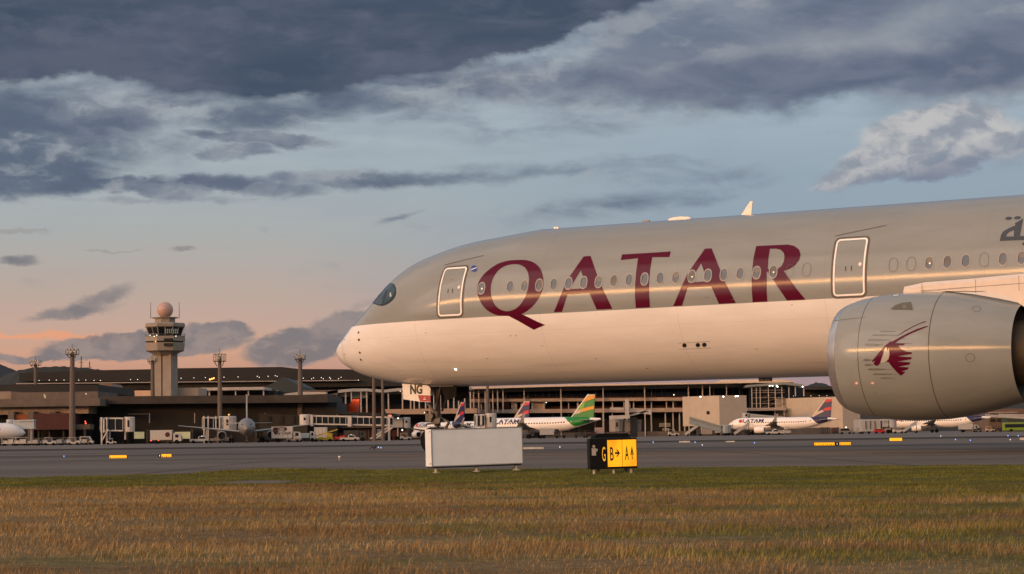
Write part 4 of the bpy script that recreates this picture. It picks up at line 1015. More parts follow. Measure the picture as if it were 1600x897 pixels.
b = MB(); facade(b, [(444,615.5),(468,612),(510,613),(510,615.5),(444,618)], Zb-36, 5); b.build('annex_canopy', COLM, t, world=True)

# control tower
Zt = 700; tx = 258.2
def tz(y): return at(tx, y, Zt).z
def tw(w): return w*Zt/F
tow = root_at('control_tower', 'tall concrete control tower with dark glazed cab and pink radome ball', 'control tower', tx, Zt)
c0 = gnd(tx, Zt); OCT = R_(22.5+10)
def octa(name, prof, m, parent=tow, n=8, smooth=False, rot=OCT):
    b = MB(); b.lathe([(tz(y), tw(r)/math.cos(PI/n) if n == 8 else tw(r)) for y, r in prof], n, 'z', (c0.x, c0.y, 0), rot); return b.build(name, m, parent, world=True, smooth=smooth)
TCON = mat('tower_concrete', (.27,.235,.20), .85, var=.14, vscale=.35)
sb = MB(); k = tw(1)
sb.box(-15*k, -1*k, -13*k, 13*k, 0, tz(553)); sb.box(1*k, 15*k, -12*k, 14*k, 0, tz(553)); sb.box(-1.2*k, 1.2*k, -10*k, 10*k, 0, tz(553))
sh = sb.build('shaft', TCON, tow); sh.rotation_euler = (0, 0, R_(-14)); 
octa('observation_body', [(556,14.5),(551,22),(548.5,29),(536,30.5)], TCON)
octa('slot_band', [(536,27.5),(533.8,27.5)], VDARK); octa('middle_band', [(533.8,30.6),(526,30.6)], TCON)
for a in range(8):
    if a in (5, 6):
        pass
b = MB(); bx(b, 256, 528.5, 270, 532, Zt-tw(31.5), 2); bx(b, 256, 536.2, 270, 540.5, Zt-tw(31.5), 2); b.build('body_opening', VDARK, tow, world=True)
octa('cab_glass', [(524.5,24),(512.2,28.5)], GLASSD); 
cab = MB()
for i in range(16):
    a = 2*PI*i/16+OCT; rr = 1/math.cos(PI/8) if i % 2 == 0 else 1
    u = Vector((math.cos(a), math.sin(a), 0)); cab = MB(); cab.tube(c0+u*tw(24.2)*rr+Vector((0,0,tz(524.5))), c0+u*tw(28.7)*rr+Vector((0,0,tz(512.2))), .16, n=5); cab.build('cab_mullion', TCON, tow, world=True)

bl = MB()
for i in range(7): 
    x = 259+i*3.2; p = at(x, 514, Zt-tw(30.2)); q = at(x-.8, 521, Zt-tw(28.2)); bl.bar(p, q, .28, .28)
bl.build('lit_blind', mat('blind_pale', (.30,.38,.36), .6, var=.1), tow, world=True)
octa('cab_roof', [(512.3,29),(511,30.5),(506.5,30.5),(505.2,28)], TCON)
octa('equipment_room', [(505.2,15.5),(497,15.5)], TCON); octa('roof_cap', [(497.2,19.5),(496,19.5)], TCON)
ra = MB(); ra.sphere((c0.x, c0.y, tz(484.4)), tw(12.6), 32, 20); ra.build('radome', mat('radome_pink', (.46,.30,.26), .5, var=.06, vscale=.2), tow, world=True, smooth=True)
rl = MB(); 
for y_ in (522.5, 524.3):
    for i in range(8):
        a0 = 2*PI*i/8+OCT; a1 = 2*PI*(i+1)/8+OCT; r = tw(31)/math.cos(PI/8)
        rl.tube((c0.x+r*math.cos(a0), c0.y+r*math.sin(a0), tz(y_)), (c0.x+r*math.cos(a1), c0.y+r*math.sin(a1), tz(y_)), .07, n=4)
rl.build('balcony_rail', STEEL, tow, world=True)
for x in (235.5, 280):
    b = MB(); p = at(x, 497, Zt); b.tube(p, at(x, 472, Zt), .12, .07, n=5); b.tube(p, (c0.x, c0.y, p.z), .1, n=4); b.build('antenna', STEEL, tow, world=True)
for x, y, m_ in ((243,533.6,LAMPA),(245,523.8,LAMPS),(275,525.3,LAMPS),(234.5,524,LAMPS),(241,525.5,LAMPS)): lampdot(tow, x, y, Zt-tw(32.5), .8, m_)
b = MB(); bx(b, 262, 606, 310, 634, Zt+4, 20, True); b.build('base_building', mat('base_cream', (.38,.31,.25), .8, var=.1), tow, world=True)

# long dark pier
Zp = 600
t = root_at('long_pier', 'long low black pier with a grey fascia, behind the jet that faces the camera', 'terminal', 330, Zp)
b = MB(); facade(b, [(154.5,619.3),(512,616.8),(512,628.8),(154.5,631.6)], Zp-6, 50); b.build('fascia', CONCD, t, world=True)
b = MB(); bx(b, 138, 631, 526.5, 652, Zp, 60, True); b.build('wall', VDARK, t, world=True)
b = MB(); bx(b, 512, 630, 527, 643.5, Zp+10, 30); b.build('low_wing_roof', VDARK, t, world=True)
b = MB(); facade(b, [(526,642.5),(616,646),(616,650),(526,647)], Zp-4, 30); b.build('low_wing', VDARK, t, world=True)
for x in (233.5, 304, 359, 414, 526.8): b = MB(); bx(b, x-.5, 645.5, x+.4, 661, Zp-3, .6, False); b.build('downpipe', COLM, t, world=True)
b = MB(); facade(b, [(405,646),(480,650),(480,682),(405,682)], Zp-3.2, 1); b.build('wall_panel', mat('wall_brown_dark', (.030,.026,.020), .9, var=.2), t, world=True)
for x in (420, 440, 458, 472): b = MB(); bx(b, x-2.5, 650, x+2.5, 662, Zp-3.6, .3); b.build('window', VDARK, t, world=True)
for x in (166, 197, 230, 262, 300, 340, 400, 445, 500): b = MB(); bx(b, x-2, 671, x+2, 690, Zp-4, 3, True); b.build('column', CONCD, t, world=True)
for i, (x0, x1) in enumerate(((209.5,225),(273,297))): b = MB(); bx(b, x0, 674.8, x1, 685.5, Zp-4.5, .6); b.build('lit_doorway', mat('lit_door', (.30,.27,.16), .6, emit=(.55,.50,.27), es=.33, var=.25, vscale=.3), t, world=True)
b = MB(); bx(b, 200, 646.5, 232, 647.4, Zp-5, .4); b.build('cable_tray', CONC2, t, world=True)
lampdot(t, 357.5, 648, Zp-7, .9, LAMPA); lampdot(t, 202, 654, Zp-7, .6, LAMPS)

# left concrete terminal
Zl = 585
t = root_at('concrete_terminal', 'layered beige and brown concrete terminal at the left edge with a maroon block', 'terminal', 60, Zl)
b = MB(); bx(b, -60, 612, 17, 624.5, Zl+25, 30); b.build('beige_upper_wall', CONC, t, world=True)
b = MB(); bx(b, 17, 612.5, 153, 624.5, Zl+22, 30); b.build('dark_upper_wall', CONC2, t, world=True)
b = MB(); facade(b, [(-60,601),(153,601),(154,613),(-60,613)], Zl+40, 60); b.build('upper_roof', ROOFD, t, world=True)
b = MB(); bx(b, -60, 624, 156, 635.5, Zl, 40); b.build('parapet', CONC2, t, world=True)
b = MB(); bx(b, -60, 635.5, 138, 647.5, Zl+3, 35); b.build('beige_band', CONC, t, world=True)
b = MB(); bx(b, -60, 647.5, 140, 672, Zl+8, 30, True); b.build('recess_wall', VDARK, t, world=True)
b = MB(); bx(b, 52, 645.8, 111.5, 671.3, Zl-6, 12); b.build('maroon_block', MAROONW, t, world=True)
b = MB(); bx(b, 23, 647.5, 43, 659, Zl-1, 6); b.build('orange_panel', ORNG, t, world=True)
for x in (17, 48, 82): b = MB(); bx(b, x-4.5, 643, x+4.5, 660, Zl-2, 5, x < 50); b.build('pier_column', CONC2, t, world=True)
for x in (60, 77, 99, 132): b = MB(); bx(b, x-1.2, 671, x+1.2, 690, Zl-4, 2, True); b.build('column', CONCD, t, world=True)
b = MB(); bx(b, 112, 663, 140, 671, Zl-3, 6); b.build('low_wall', CONC2, t, world=True)
p = at(69.5, 616, Zl+20); b = MB(); b.bar(at(69, 616, Zl+20), at(70.8, 622, Zl+20), .35, .3); b.build('lit_window', WINW, t, world=True)
lampdot(t, 134.5, 615.5, Zl+20, .7, LAMPS); lampdot(t, 134, 661.5, Zl-8, 1.2, LAMPR); lampdot(t, 133.3, 658.5, Zl-8, .9, LAMPR)

# light masts
def mast(x, yt, ph, pw, cw, Z, label, lean=0, tilt=0, n_l=7):
    k = Z/F; z1 = at(x, yt, Z).z; t = thing('light_mast', label, 'light mast', tuple(gnd(x, Z)), 0, 'concrete floodlight masts')
    t.location.x = at(x, yt+20, Z).x
    b = MB(); b.lathe([(0, cw*k*.75), (z1*.5, cw*k*.62), (z1-ph*k*.2, cw*k*.48)], 10); b.build('mast_pole', mat('mast_concrete', (.125,.10,.085), .85, var=.2), t, smooth=True)
    w = pw*k/2; h = ph*k; z0 = z1-h
    b = MB()
    for zz in (z0+h*.35, z1):
        for a, c in (((-w,-w),(w,-w)),((w,-w),(w,w)),((w,w),(-w,w)),((-w,w),(-w,-w))): b.bar((*a, zz), (*c, zz), .17, .17)
    for i in range(5):
        u = -w+2*w*i/4
        for v in (-w, w): b.bar((u, v, z0+h*.35), (u, v, z1), .13, .13)
    for u in (-w*.5, w*.5): b.bar((u, 0, z0-h*.1), (u*1.8, -w, z0+h*.35), .15, .15)
    b.build('platform_cage', STEEL, t)
    b = MB(); b.box(-w*.95, w*.95, -w*.9, w*.9, z0+h*.33, z0+h*.37); b.build('platform', STEEL, t)
    for i in range(n_l):
        u = -w+2*w*(i+.5)/n_l; b = MB(); b.box(u-.28, u+.28, -w-.35, -w-.05, z0+h*(.55 if i % 2 else .85), z0+h*(.55 if i % 2 else .85)+.5); b.build('floodlight', GALV, t)
    b = MB(); b.tube((0,0,z1), (0,0,z1+9*k), .07, n=4); b.build('lightning_rod', STEEL, t)
    return t
mast(113, 546, 12, 17, 7, 560, 'thick concrete floodlight mast with a cage top, left of the control tower')
mast(55.5, 564, 10, 14, 5, 640, 'shortest concrete floodlight mast, farthest left, with a small cage top')
mast(238.5, 558.5, 10, 13, 5.5, 620, 'floodlight mast half hidden in front of the control tower shaft')
mast(343.3, 553.5, 17, 17, 5.5, 590, 'floodlight mast with a two tier cage, right of the control tower')
mast(469, 554.5, 11, 15, 6.5, 600, 'floodlight mast just left of the big airliner nose')
mast(583.8, 560, 10, 14, 4.2, 470, 'left of the two slim masts under the big airliner nose')
mast(597.5, 560, 10, 14, 3.6, 500, 'right of the two slim masts under the big airliner nose')
mast(761.5, 566, 10, 14, 4, 560, 'slim mast in front of the open concrete frame building, behind the airliner belly')
# masts and pylons on the far ridge
for x, y0, y1, lb in ((127, 573, 557, 'tall thin lattice mast on the ridge right of the thick floodlight mast'), (140, 573, 565, 'short lattice mast on the ridge right of the taller lattice mast')):
    Z = 3300; p = at(x, y0, Z); q = at(x, y1, Z); t = thing('radio_mast', lb, 'mast', (p.x, Z, 0)); b = MB()
    z0_, z1_ = 0, q.z
    for dx in (-1.2, 1.2): b.bar((dx*2.2, 0, z0_), (dx*.3, 0, z1_), .6, .6)
    for i in range(8): zz = z0_+(z1_-z0_)*i/8; b.bar((-2, 0, zz), (2, 0, zz+4), .4, .4)
    b.bar((-4, 0, z1_*.93), (4, 0, z1_*.93), .5, .5); b.build('lattice', VDARK, t)

# open concrete frame building (new terminal)
Zn = 790
nt = root_at('frame_terminal', 'unfinished open concrete frame terminal with rows of columns under a pale roof edge', 'terminal', 960, Zn)
ROOFE = mat('roof_edge_cream', (.62,.50,.38), .45, var=.12, vscale=.08)
b = MB(); facade(b, [(700,606.5),(860,601.6),(1075,597.8),(1240,595.0),(1240,597.2),(1075,600.2),(860,604.2),(700,609)], Zn-14, 60); b.build('roof_edge', ROOFE, nt, world=True)
b = MB(); facade(b, [(735,609),(860,604.2),(1075,600.2),(1240,597.2),(1240,603),(1075,606.3),(860,611),(735,614)], Zn-4, 45); b.build('roof_soffit', mat('soffit_grey', (.15,.15,.145), .7, var=.1), nt, world=True)
b = MB(); facade(b, [(735,613),(1240,602),(1240,690),(735,690)], Zn+26, 4); b.build('back_wall', mat('interior_dark', (.016,.019,.025), .7, var=.4, vscale=.08), nt, world=True)
b = MB(); facade(b, [(735,617.5),(1075,612),(1075,621.5),(735,625)], Zn+22, 1); b.build('partition', GLASSD, nt, world=True)
b = MB(); facade(b, [(735,623.5),(1075,620.8),(1075,626),(735,628)], Zn-8, 34); b.build('floor_slab', SLAB, nt, world=True)
b = MB(); facade(b, [(660,641),(740,640.5),(1075,637),(1075,643.5),(740,646),(660,647)], Zn-8, 34); b.build('floor_slab', SLAB, nt, world=True)
b = MB(); facade(b, [(735,636.5),(1075,633.2),(1075,638),(735,641)], Zn-2, 1); b.build('parapet_band', REDW, nt, world=True)
b = MB(); facade(b, [(735,621),(1075,618.5),(1075,621),(735,624)], Zn-2, 1); b.build('parapet_band', REDW, nt, world=True)
b = MB(); facade(b, [(850,676.5),(1075,673.5),(1075,690),(850,690)], Zn-9, 3); b.build('ground_wall', CONC2, nt, world=True)
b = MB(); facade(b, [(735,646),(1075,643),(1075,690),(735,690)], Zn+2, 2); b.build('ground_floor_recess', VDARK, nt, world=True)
r2 = random.Random(5)
for i, x in enumerate((740,748,758,770,777.5,786,819,876.5,942.5,1007.5,1076,1098,1109.5,1135.5)):    # tall front columns
    b = MB(); yt = 608-.0175*(x-740); bx(b, x-1.1, yt, x+1.1, 645, Zn-10, 1, x > 800); b.build('column', COLM, nt, world=True)
for i, x in enumerate((869,882,890,901,907,927,931,953,974,988,995,1018,1024,1034,1040,1060,825,836,848,868,1090,1115,1145,1156,1160,763,790,802,812,858)):
    yt = 611.5-.015*(x-740); b = MB(); bx(b, x-.75, yt, x+.75, 622.5, Zn-3+r2.uniform(0, 12), 1, False); b.build('inner_column', mat('column_grey', (.15,.145,.135), .8, var=.15), nt, world=True)
for x in (740,752,765,786,800,815,832,850,877,888.5,903,919,942.5,957,975,990,1008,1018,1041.5,1052,1070):
    b = MB(); w_ = r2.choice((.9, 1.1, 1.5)); bx(b, x-w_, 627, x+w_, 645, Zn-6, 1); b.build('lower_column', COLM, nt, world=True)
for x in (864,889,905,942.5,957,980,1018,1040,1052,1062,1070,878,930): 
    b = MB(); bx(b, x-1.3, 645, x+1.3, 690, Zn-6, 1.2, True); b.build('ground_column', COLM if x > 935 else CONCD, nt, world=True)
for x0, x1, m_ in ((832,850,SLAB),(974,985,SLAB),(801,808,COLM),(787,796,REDW)): b = MB(); bx(b, x0, 627.5, x1, 641, Zn-5, 1); b.build('infill_wall', m_, nt, world=True)
for x0, y0, x1, y1 in ((1030,661,1048,667),(1055,627,1057,634),(1035,669,1046,673)): b = MB(); bx(b, x0, y0, x1, y1, Zn+.5, 1); b.build('pale_panel', PGREY, nt, world=True)
b = MB(); facade(b, [(1128,594.2),(1225,593.0),(1240,595.5),(1128,597.5)], Zn+30, 40); b.build('roof_light', ROOFE, nt, world=True)
for x, y in ((853.5,629),(1053,617),(1020,594)): lampdot(nt, x, y, Zn-14, .9, LAMPS)
# stair tower at its right end
ste = root_at('stair_tower', 'open framed glazed stair tower at the right end of the frame terminal', 'building', 1212, Zn-20)
b = MB(); facade(b, [(1168,601.5),(1225,597.0),(1256,600.5),(1256,604),(1225,601),(1168,605)], Zn-22, 30); b.build('roof', mat('soffit_grey2', (.20,.21,.20), .6, var=.1), ste, world=True)
for x in (1175,1182,1188,1201,1211.5,1222,1233,1243,1256): b = MB(); bx(b, x-.8, 604, x+.8, 638 if x < 1235 else 619, Zn-21, .8); b.build('column', COLM, ste, world=True)
for y in (609.5, 613, 621, 630, 637.5): b = MB(); bx(b, 1175, y, 1226, y+(2 if y > 630 else .7), Zn-20, .6); b.build('landing', SLAB, ste, world=True)
b = MB(); bx(b, 1168, 637, 1228, 641.5, Zn-24, 20); b.build('bridge_deck', SLAB, ste, world=True)
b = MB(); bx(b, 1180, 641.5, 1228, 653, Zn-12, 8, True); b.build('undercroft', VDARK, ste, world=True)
for x in (1211.5, 1226): b = MB(); bx(b, x-1.2, 641, x+1.2, 690, Zn-23, 1, True); b.build('leg_column', COLM, ste, world=True)
for i in range(4): b = MB(); b.bar(at(1192, 636-8*i, Zn-15), at(1222, 629-8*i, Zn-15), .5, .3); b.build('stair_flight', CONC2, ste, world=True)
b = MB(); bx(b, 1170, 606, 1256, 640, Zn-6, 2); b.build('rear_glazing', GLASSD, ste, world=True)
for x, y in ((1202.5,603),(1207,603),(1213.5,602.8),(1215,604.5),(1254,604.2)): lampdot(ste, x, y, Zn-24, 1.0)
# box shaped clad blocks: a corner turned to us, left face warm, right face cool
def corner_block(name, label, xl, xc, xr, yt, yb, Z, yaw, m):
    pc = at(xc, yt, Z); k = Z/F; zt = pc.z; zb = max(0, at(xc, yb, Z).z)
    t = thing(name, label, 'building', (pc.x, Z, 0), 0)
    wl = (xc-xl)*k; wr = (xr-xc)*k; a = R_(yaw)
    b = MB(); b.prism([(0, 0), (wr, wr*math.tan(a)), (wr-wl*.6, wr*math.tan(a)+wl*1.2), (-wl, wl*.9*math.tan(R_(90)-a) if yaw > 60 else wl*math.tan(R_(62)-a*.3))], 'z', zb, zt)
    b.build('cladding', m, t); return t, zt, zb, k
t1, zt, zb, k = corner_block('clad_block', 'pale windowless corner block with three lit floodlights along its top edge', 1072.5, 1123.5, 1168, 618, 665, 735, 20, CREAM)
b = MB(); bx(b, 1095, 664, 1166, 690, 742, 20, True); b.build('undercroft', CONCD, t1, world=True)
b = MB(); b.box(*(at(1085.5,618,640).x, at(1086,618,640).x, 653, 653.2, zb, zt)); b.build('joint', CONC2, t1, world=True) if False else None
for x, y in ((1094.5,620),(1130.3,619.8),(1149.5,619.3),(1152.5,619)): lampdot(t1, x, y, 728, 1.1)
t2, *_ = corner_block('clad_block', 'wide pale windowless block behind the tail of the parked white and navy jet', 1228, 1316, 1345, 619.5, 676, 745, 20, CREAM)
for x, y in ((1267,618.5),(1292,618),(1240,618.8),(1280,618.4)): lampdot(t2, x, y, 738, .45, LAMPS)
t = root_at('link_building', 'grey panelled link building under the big engine, right of the pale block', 'building', 1370, 650)
b = MB(); bx(b, 1346, 655, 1392, 674, 650, 15, False); b.build('wall', PGREY, t, world=True)
for x in (1353,1360,1367,1377,1380.5): b = MB(); bx(b, x-.8, 657.5, x+.8, 670.5, 649.7, .3); b.build('window' if x > 1370 else 'panel_joint', GLASSD if x > 1370 else CONC2, t, world=True)
t = root_at('low_wall', 'long low grey perimeter wall behind the parked white and navy jet', 'wall', 1290, 722)
b = MB(); bx(b, 1228, 668.5, 1312, 677, 722, .6, True); b.build('wall_panel', CONC2, t, world=True)
t = root_at('dark_hangar', 'long black hangar roofline showing above the pale block beside the engine', 'hangar', 1290, 1000)
b = MB(); bx(b, 1256, 604.5, 1312, 620, 1000, 60, True); b.build('wall', VDARK, t, world=True)
b = MB(); bx(b, 1256, 605.5, 1312, 608.5, 990, 10); b.build('roof_edge', CONCD, t, world=True)
# right: brown building, green band
t = root_at('brown_building', 'brown building with framed balconies under the engine at the right edge', 'building', 1570, 780)
b = MB(); bx(b, 1545, 638, 1700, 665, 780, 40, True); b.build('wall', mat('brown_wall', (.14,.095,.07), .85, var=.2, vscale=.2), t, world=True)
for x in (1551, 1562, 1573): b = MB(); bx(b, x-3.5, 646, x+3.5, 650, 779.5, .4); bx(b, x-3.5, 654, x+3.5, 659, 779.5, .4); b.build('window', VDARK, t, world=True)
b = MB(); bx(b, 1545, 643.5, 1590, 645.5, 778, 1); b.build('balcony_edge', CONC, t, world=True)
b = MB(); bx(b, 1574, 647, 1700, 664, 760, 10, True); b.build('green_hoarding', mat('green_hoarding', (.030,.040,.022), .8, var=.2), t, world=True)
b = MB(); b.bar(at(1535, 649, 740), at(1700, 658, 740), .5, .9); b.bar(at(1560, 647.5, 742), at(1700, 652, 742), .4, .5); b.build('footbridge_rail', COLM, t, world=True)
for x, h_, lb in ((1540, 8, 'low'), ): pass

# white curved canopy building left of the frame terminal
Zc = 730
cv = root_at('canopy_terminal', 'grey terminal with a curved white canopy on slim columns, under the airliner nose', 'terminal', 570, Zc)
def band(pts, h, Z, d, name, m):
    b = MB(); facade(b, pts+[(x, y+h) for x, y in pts[::-1]], Z, d); b.build(name, m, cv, world=True)
band([(510,612),(522,610),(550,607.3),(573,607),(600,609),(622,606.5),(650,605.5),(735,604)], 4.5, Zc, 25, 'canopy_edge', mat('canopy_grey', (.34,.34,.33), .6, var=.1, vscale=.2))
band([(550,611),(573,610.5),(573,618)][:2], 11, Zc+6, 10, 'upper_wall', PGREY)
band([(512,614),(546,612)], 7, Zc+3, 10, 'side_wall', mat('side_grey', (.20,.20,.195), .7, var=.1))
b = MB(); bx(b, 500, 616, 735, 650, Zc+22, 8, True); b.build('rear_wall', mat('rear_blue_dark', (.020,.027,.036), .5, var=.35, vscale=.1), cv, world=True)
b = MB(); bx(b, 560, 637, 700, 643, Zc+20, 3); b.build('brick_parapet', REDW, cv, world=True)
for x in (516,525.3,540,549,564,573,606.8,628.8,641.5,647,655,665,671,678,688,700,709,716.5,726,735): b = MB(); bx(b, x-1.1, 612, x+1.1, 646, Zc+1, 1, False); b.build('column', COLM, cv, world=True)
b = MB(); facade(b, [(601,639.5),(672,638.5),(745,638),(745,645.5),(672,647),(604,647.5)], Zc-12, 20); b.build('lower_slab', mat('slab_warm', (.36,.26,.19), .8, var=.15, vscale=.3), cv, world=True)
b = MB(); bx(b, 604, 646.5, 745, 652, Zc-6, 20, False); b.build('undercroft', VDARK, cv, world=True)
b = MB(); bx(b, 604, 650, 745, 690, Zc+6, 20, True); b.build('ground_wall', mat('ground_wall_dark', (.030,.026,.024), .8, var=.3), cv, world=True)
lampdot(cv, 625.5, 611.5, Zc-3, .7, LAMPS)
cg = root_at('cargo_shed', 'low reddish brown shed with bays behind the boarding bridge under the nose', 'shed', 575, 606)
b = MB(); bx(b, 512, 668, 636, 689, 606, 10, True); b.build('wall', mat('shed_wall', (.095,.062,.052), .85, var=.25, vscale=.3), cg, world=True)
for x0, x1, m_ in ((564,582,MAROONW),(586,596,mat('shed_orange', (.24,.12,.07), .8, var=.1)),(613,626,MAROONW),(518,556,VDARK),(598,611,VDARK)): b = MB(); bx(b, x0, 671.5, x1, 688, 605.6, .3, True); b.build('bay', m_, cg, world=True)
b = MB(); bx(b, 514, 666.5, 636, 668.3, 603, 12); b.build('roof_slab', CONC2, cg, world=True)

# ================================================================== BOARDING BRIDGES
def pier_leg(b, x, y0, Z, w=1.2): bx(b, x-w/2, y0, x+w/2, 690, Z, .8, True)
def bridge(label, x0, x1, yt, yb, Z, cab='l', windows=True, legs=(.8,), glass=6, cabw=14, m=None, slope=0):
    m = m or PWHITE; t = root_at('boarding_bridge', label, 'boarding bridge', (x0+x1)/2, Z, 'boarding bridges at the gates'); k = Z/F
    cx0, cx1 = (x0, x0+cabw) if cab == 'l' else (x1-cabw, x1)
    tx0, tx1 = (cx1, x1) if cab == 'l' else (x0, cx0)
    if tx1-tx0 > 3:
        ya, yb_ = (yt+slope, yb+slope) if cab == 'l' else (yt, yb)
        yc, yd = (yt, yb) if cab == 'l' else (yt+slope, yb+slope)
        lo = (yc, yd, ya, yb_)
        f_ = MB(); facade(f_, [(tx0, yc+1), (tx1, ya+1), (tx1, ya+3.4), (tx0, yc+3.4)], Z, 3); facade(f_, [(tx0, yd-3.2), (tx1, yb_-3.2), (tx1, yb_-1), (tx0, yd-1)], Z, 3); f_.build('tunnel_rails', m, t, world=True)
        g = MB(); facade(g, [(tx0, yc+3.4), (tx1, ya+3.4), (tx1, yb_-3.2), (tx0, yd-3.2)], Z+.4, 2.2); g.build('tunnel_wall', GLASSD if windows else m, t, world=True)
        if windows:
            po = MB()
            for i in range(glass+1):
                x = tx0+(tx1-tx0)*i/glass; dy = (ya-yc)*i/glass; facade(po, [(x-.4, yc+3.2+dy), (x+.4, yc+3.2+dy), (x+.4, yd-3+dy), (x-.4, yd-3+dy)], Z-.05, .2)
            po.build('window_posts', m, t, world=True)
    c = MB(); cc = at((cx0+cx1)/2, yt, Z); r = (cx1-cx0)*k/2
    c.lathe([(at(cx0, yb, Z).z, r*.96), (at(cx0, yb-1, Z).z, r), (at(cx0, yt+1, Z).z, r), (at(cx0, yt, Z).z, r*.9)], 12, 'z', (cc.x, Z+1.5, 0), R_(15)); c.build('rotunda_cab', m, t, world=True)
    w = MB(); bx(w, (cx0+cx1)/2-1.5, yt+5, (cx0+cx1)/2+1.5, yb-8, Z+1.5-r*1.02, .3); w.build('cab_window', GLASSD, t, world=True)
    for u in legs:
        x = x0+(x1-x0)*u; l = MB(); pier_leg(l, x, yb-2, Z+.6, 1.8); l.build('support_leg', m, t, world=True)
        wh = MB(); 
        for dx in (-2.2, 2.2): p = gnd(x+dx, Z); wh.lathe([(-.3,.35),(-.3,.62),(.3,.62),(.3,.35)], 14, 'y', (p.x, Z+.8, .62))
        wh.build('bogie_wheels', tyre, t, world=True)
    return t
b1 = bridge('white boarding bridge left of the parked catering truck below the tower', 156.5, 209, 651.5, 675, 540, 'r', True, (.28,.74), 3, 17)
b = MB()
for x in (158.5, 166.5): bx(b, x-.9, 652, x+.9, 690, 539, 1, True)
b.bar(at(158.5, 690, 538.5), at(169, 671, 538.5), .4, .3); bx(b, 161, 655, 163, 676, 538.6, .4); b.build('stair_frame', PWHITE, b1, world=True)
b2 = bridge('white boarding bridge with open frame reaching the jet that faces the camera', 316, 368, 650.5, 672, 520, 'r', True, (.12,), 3, 26)
b = MB(); 
for x in (318.5, 325, 337, 343): bx(b, x-.8, 650, x+.8, 690 if x < 330 else 672, 519, .8, x < 330)
b.build('open_frame', PWHITE, b2, world=True)
b3 = bridge('longest boarding bridge with a dark glazed tunnel, left of the nose gear', 467, 614, 647.5, 664.5, 535, 'l', True, (.955,), 14, 18, slope=2.5)
for a_ in ((543, 649.5, 549, 666.5, 534, 4), (485, 648, 489, 665.5, 534.5, 4)): b = MB(); bx(b, *a_); b.build('tunnel_portal', PWHITE, b3, world=True)
b = MB(); bx(b, 606, 648, 609.5, 690, 533, 1, True); b.build('lift_column', PWHITE, b3, world=True)
b = MB(); b.bar(at(582, 688, 531), at(613, 668, 531), .8, .35); b.bar(at(578, 686, 532), at(606, 668, 532), .5, .3); b.build('service_stair', PWHITE, b3, world=True)
for x, y, m_ in ((610.5, 649.5, LAMPR), (622, 653.5, LAMPS), (628.5, 672, LAMPS)): lampdot(b3, x, y, 530, 1.2, m_)
bridge('pale boarding bridge head just left of the nose gear, at the white jet', 613, 641, 652, 669, 600, 'r', False, (.3,), 3, 12, PGREY)
b5 = bridge('boarding bridge head above the blank sign board, left of the green tailed jet', 741, 776, 646, 668, 545, 'r', True, (.3,), 3, 19)
b = MB(); bx(b, 743, 647, 746, 668, 544, 1); bx(b, 750, 649, 753.5, 664, 544, 1); b.build('open_frame', PWHITE, b5, world=True)
b6 = bridge('boarding bridge with twin cab windows right of the green jet tail', 952, 1002, 655, 675, 600, 'l', False, (.5,), 3, 24, mat('bridge_dull', (.24,.22,.20), .6, var=.15))
b = MB(); bx(b, 985, 652, 996, 681, 598, 4, True); b.build('dark_bellows', VDARK, b6, world=True)
b = MB(); b.bar(at(952, 652.5, 597), at(984, 651, 597), .5, 1.); b.build('canopy_arm', COLM, b6, world=True)
for q_ in ((953, 638.5, 978, 638.8, .7), (975, 638.5, 1018, 646, .9), (975, 651.5, 1018, 640.5, .5)): b = MB(); b.bar(at(q_[0], q_[1], 610), at(q_[2], q_[3], 610), .5, q_[4]); b.build('canopy_arm', COLM, b6, world=True)
b = MB(); bx(b, 977, 624, 983, 652, 608, 2); b.build('gate_column', COLM, b6, world=True)
b7 = bridge('sloping grey blue boarding bridge in front of the pale corner block', 1078, 1143, 664, 677, 630, 'r', False, (.9,), 3, 16, mat('bridge_bluegrey', (.25,.29,.30), .5, var=.1), slope=-14)
b = MB(); bx(b, 1104.5, 642.5, 1109, 647.5, 628, 1.5); b.build('hatch', VDARK, b7, world=True)
bridge('low pale boarding bridge sloping down behind the parked white and navy jet', 1160, 1228, 645.5, 655, 705, 'l', False, (.2,), 3, 12, mat('bridge_pale', (.36,.37,.36), .5, var=.1), slope=5)
b9 = bridge('pale blue boarding bridge at the left concrete terminal', 8, 53, 655.5, 672, 560, 'l', False, (.9,), 3, 12, mat('bridge_paleblue', (.38,.43,.46), .5, var=.1), slope=-1)
bridge('grey boarding bridge head under the big engine, beside the link building', 1380, 1402, 655, 668, 648, 'r', False, (.5,), 3, 14, PGREY)

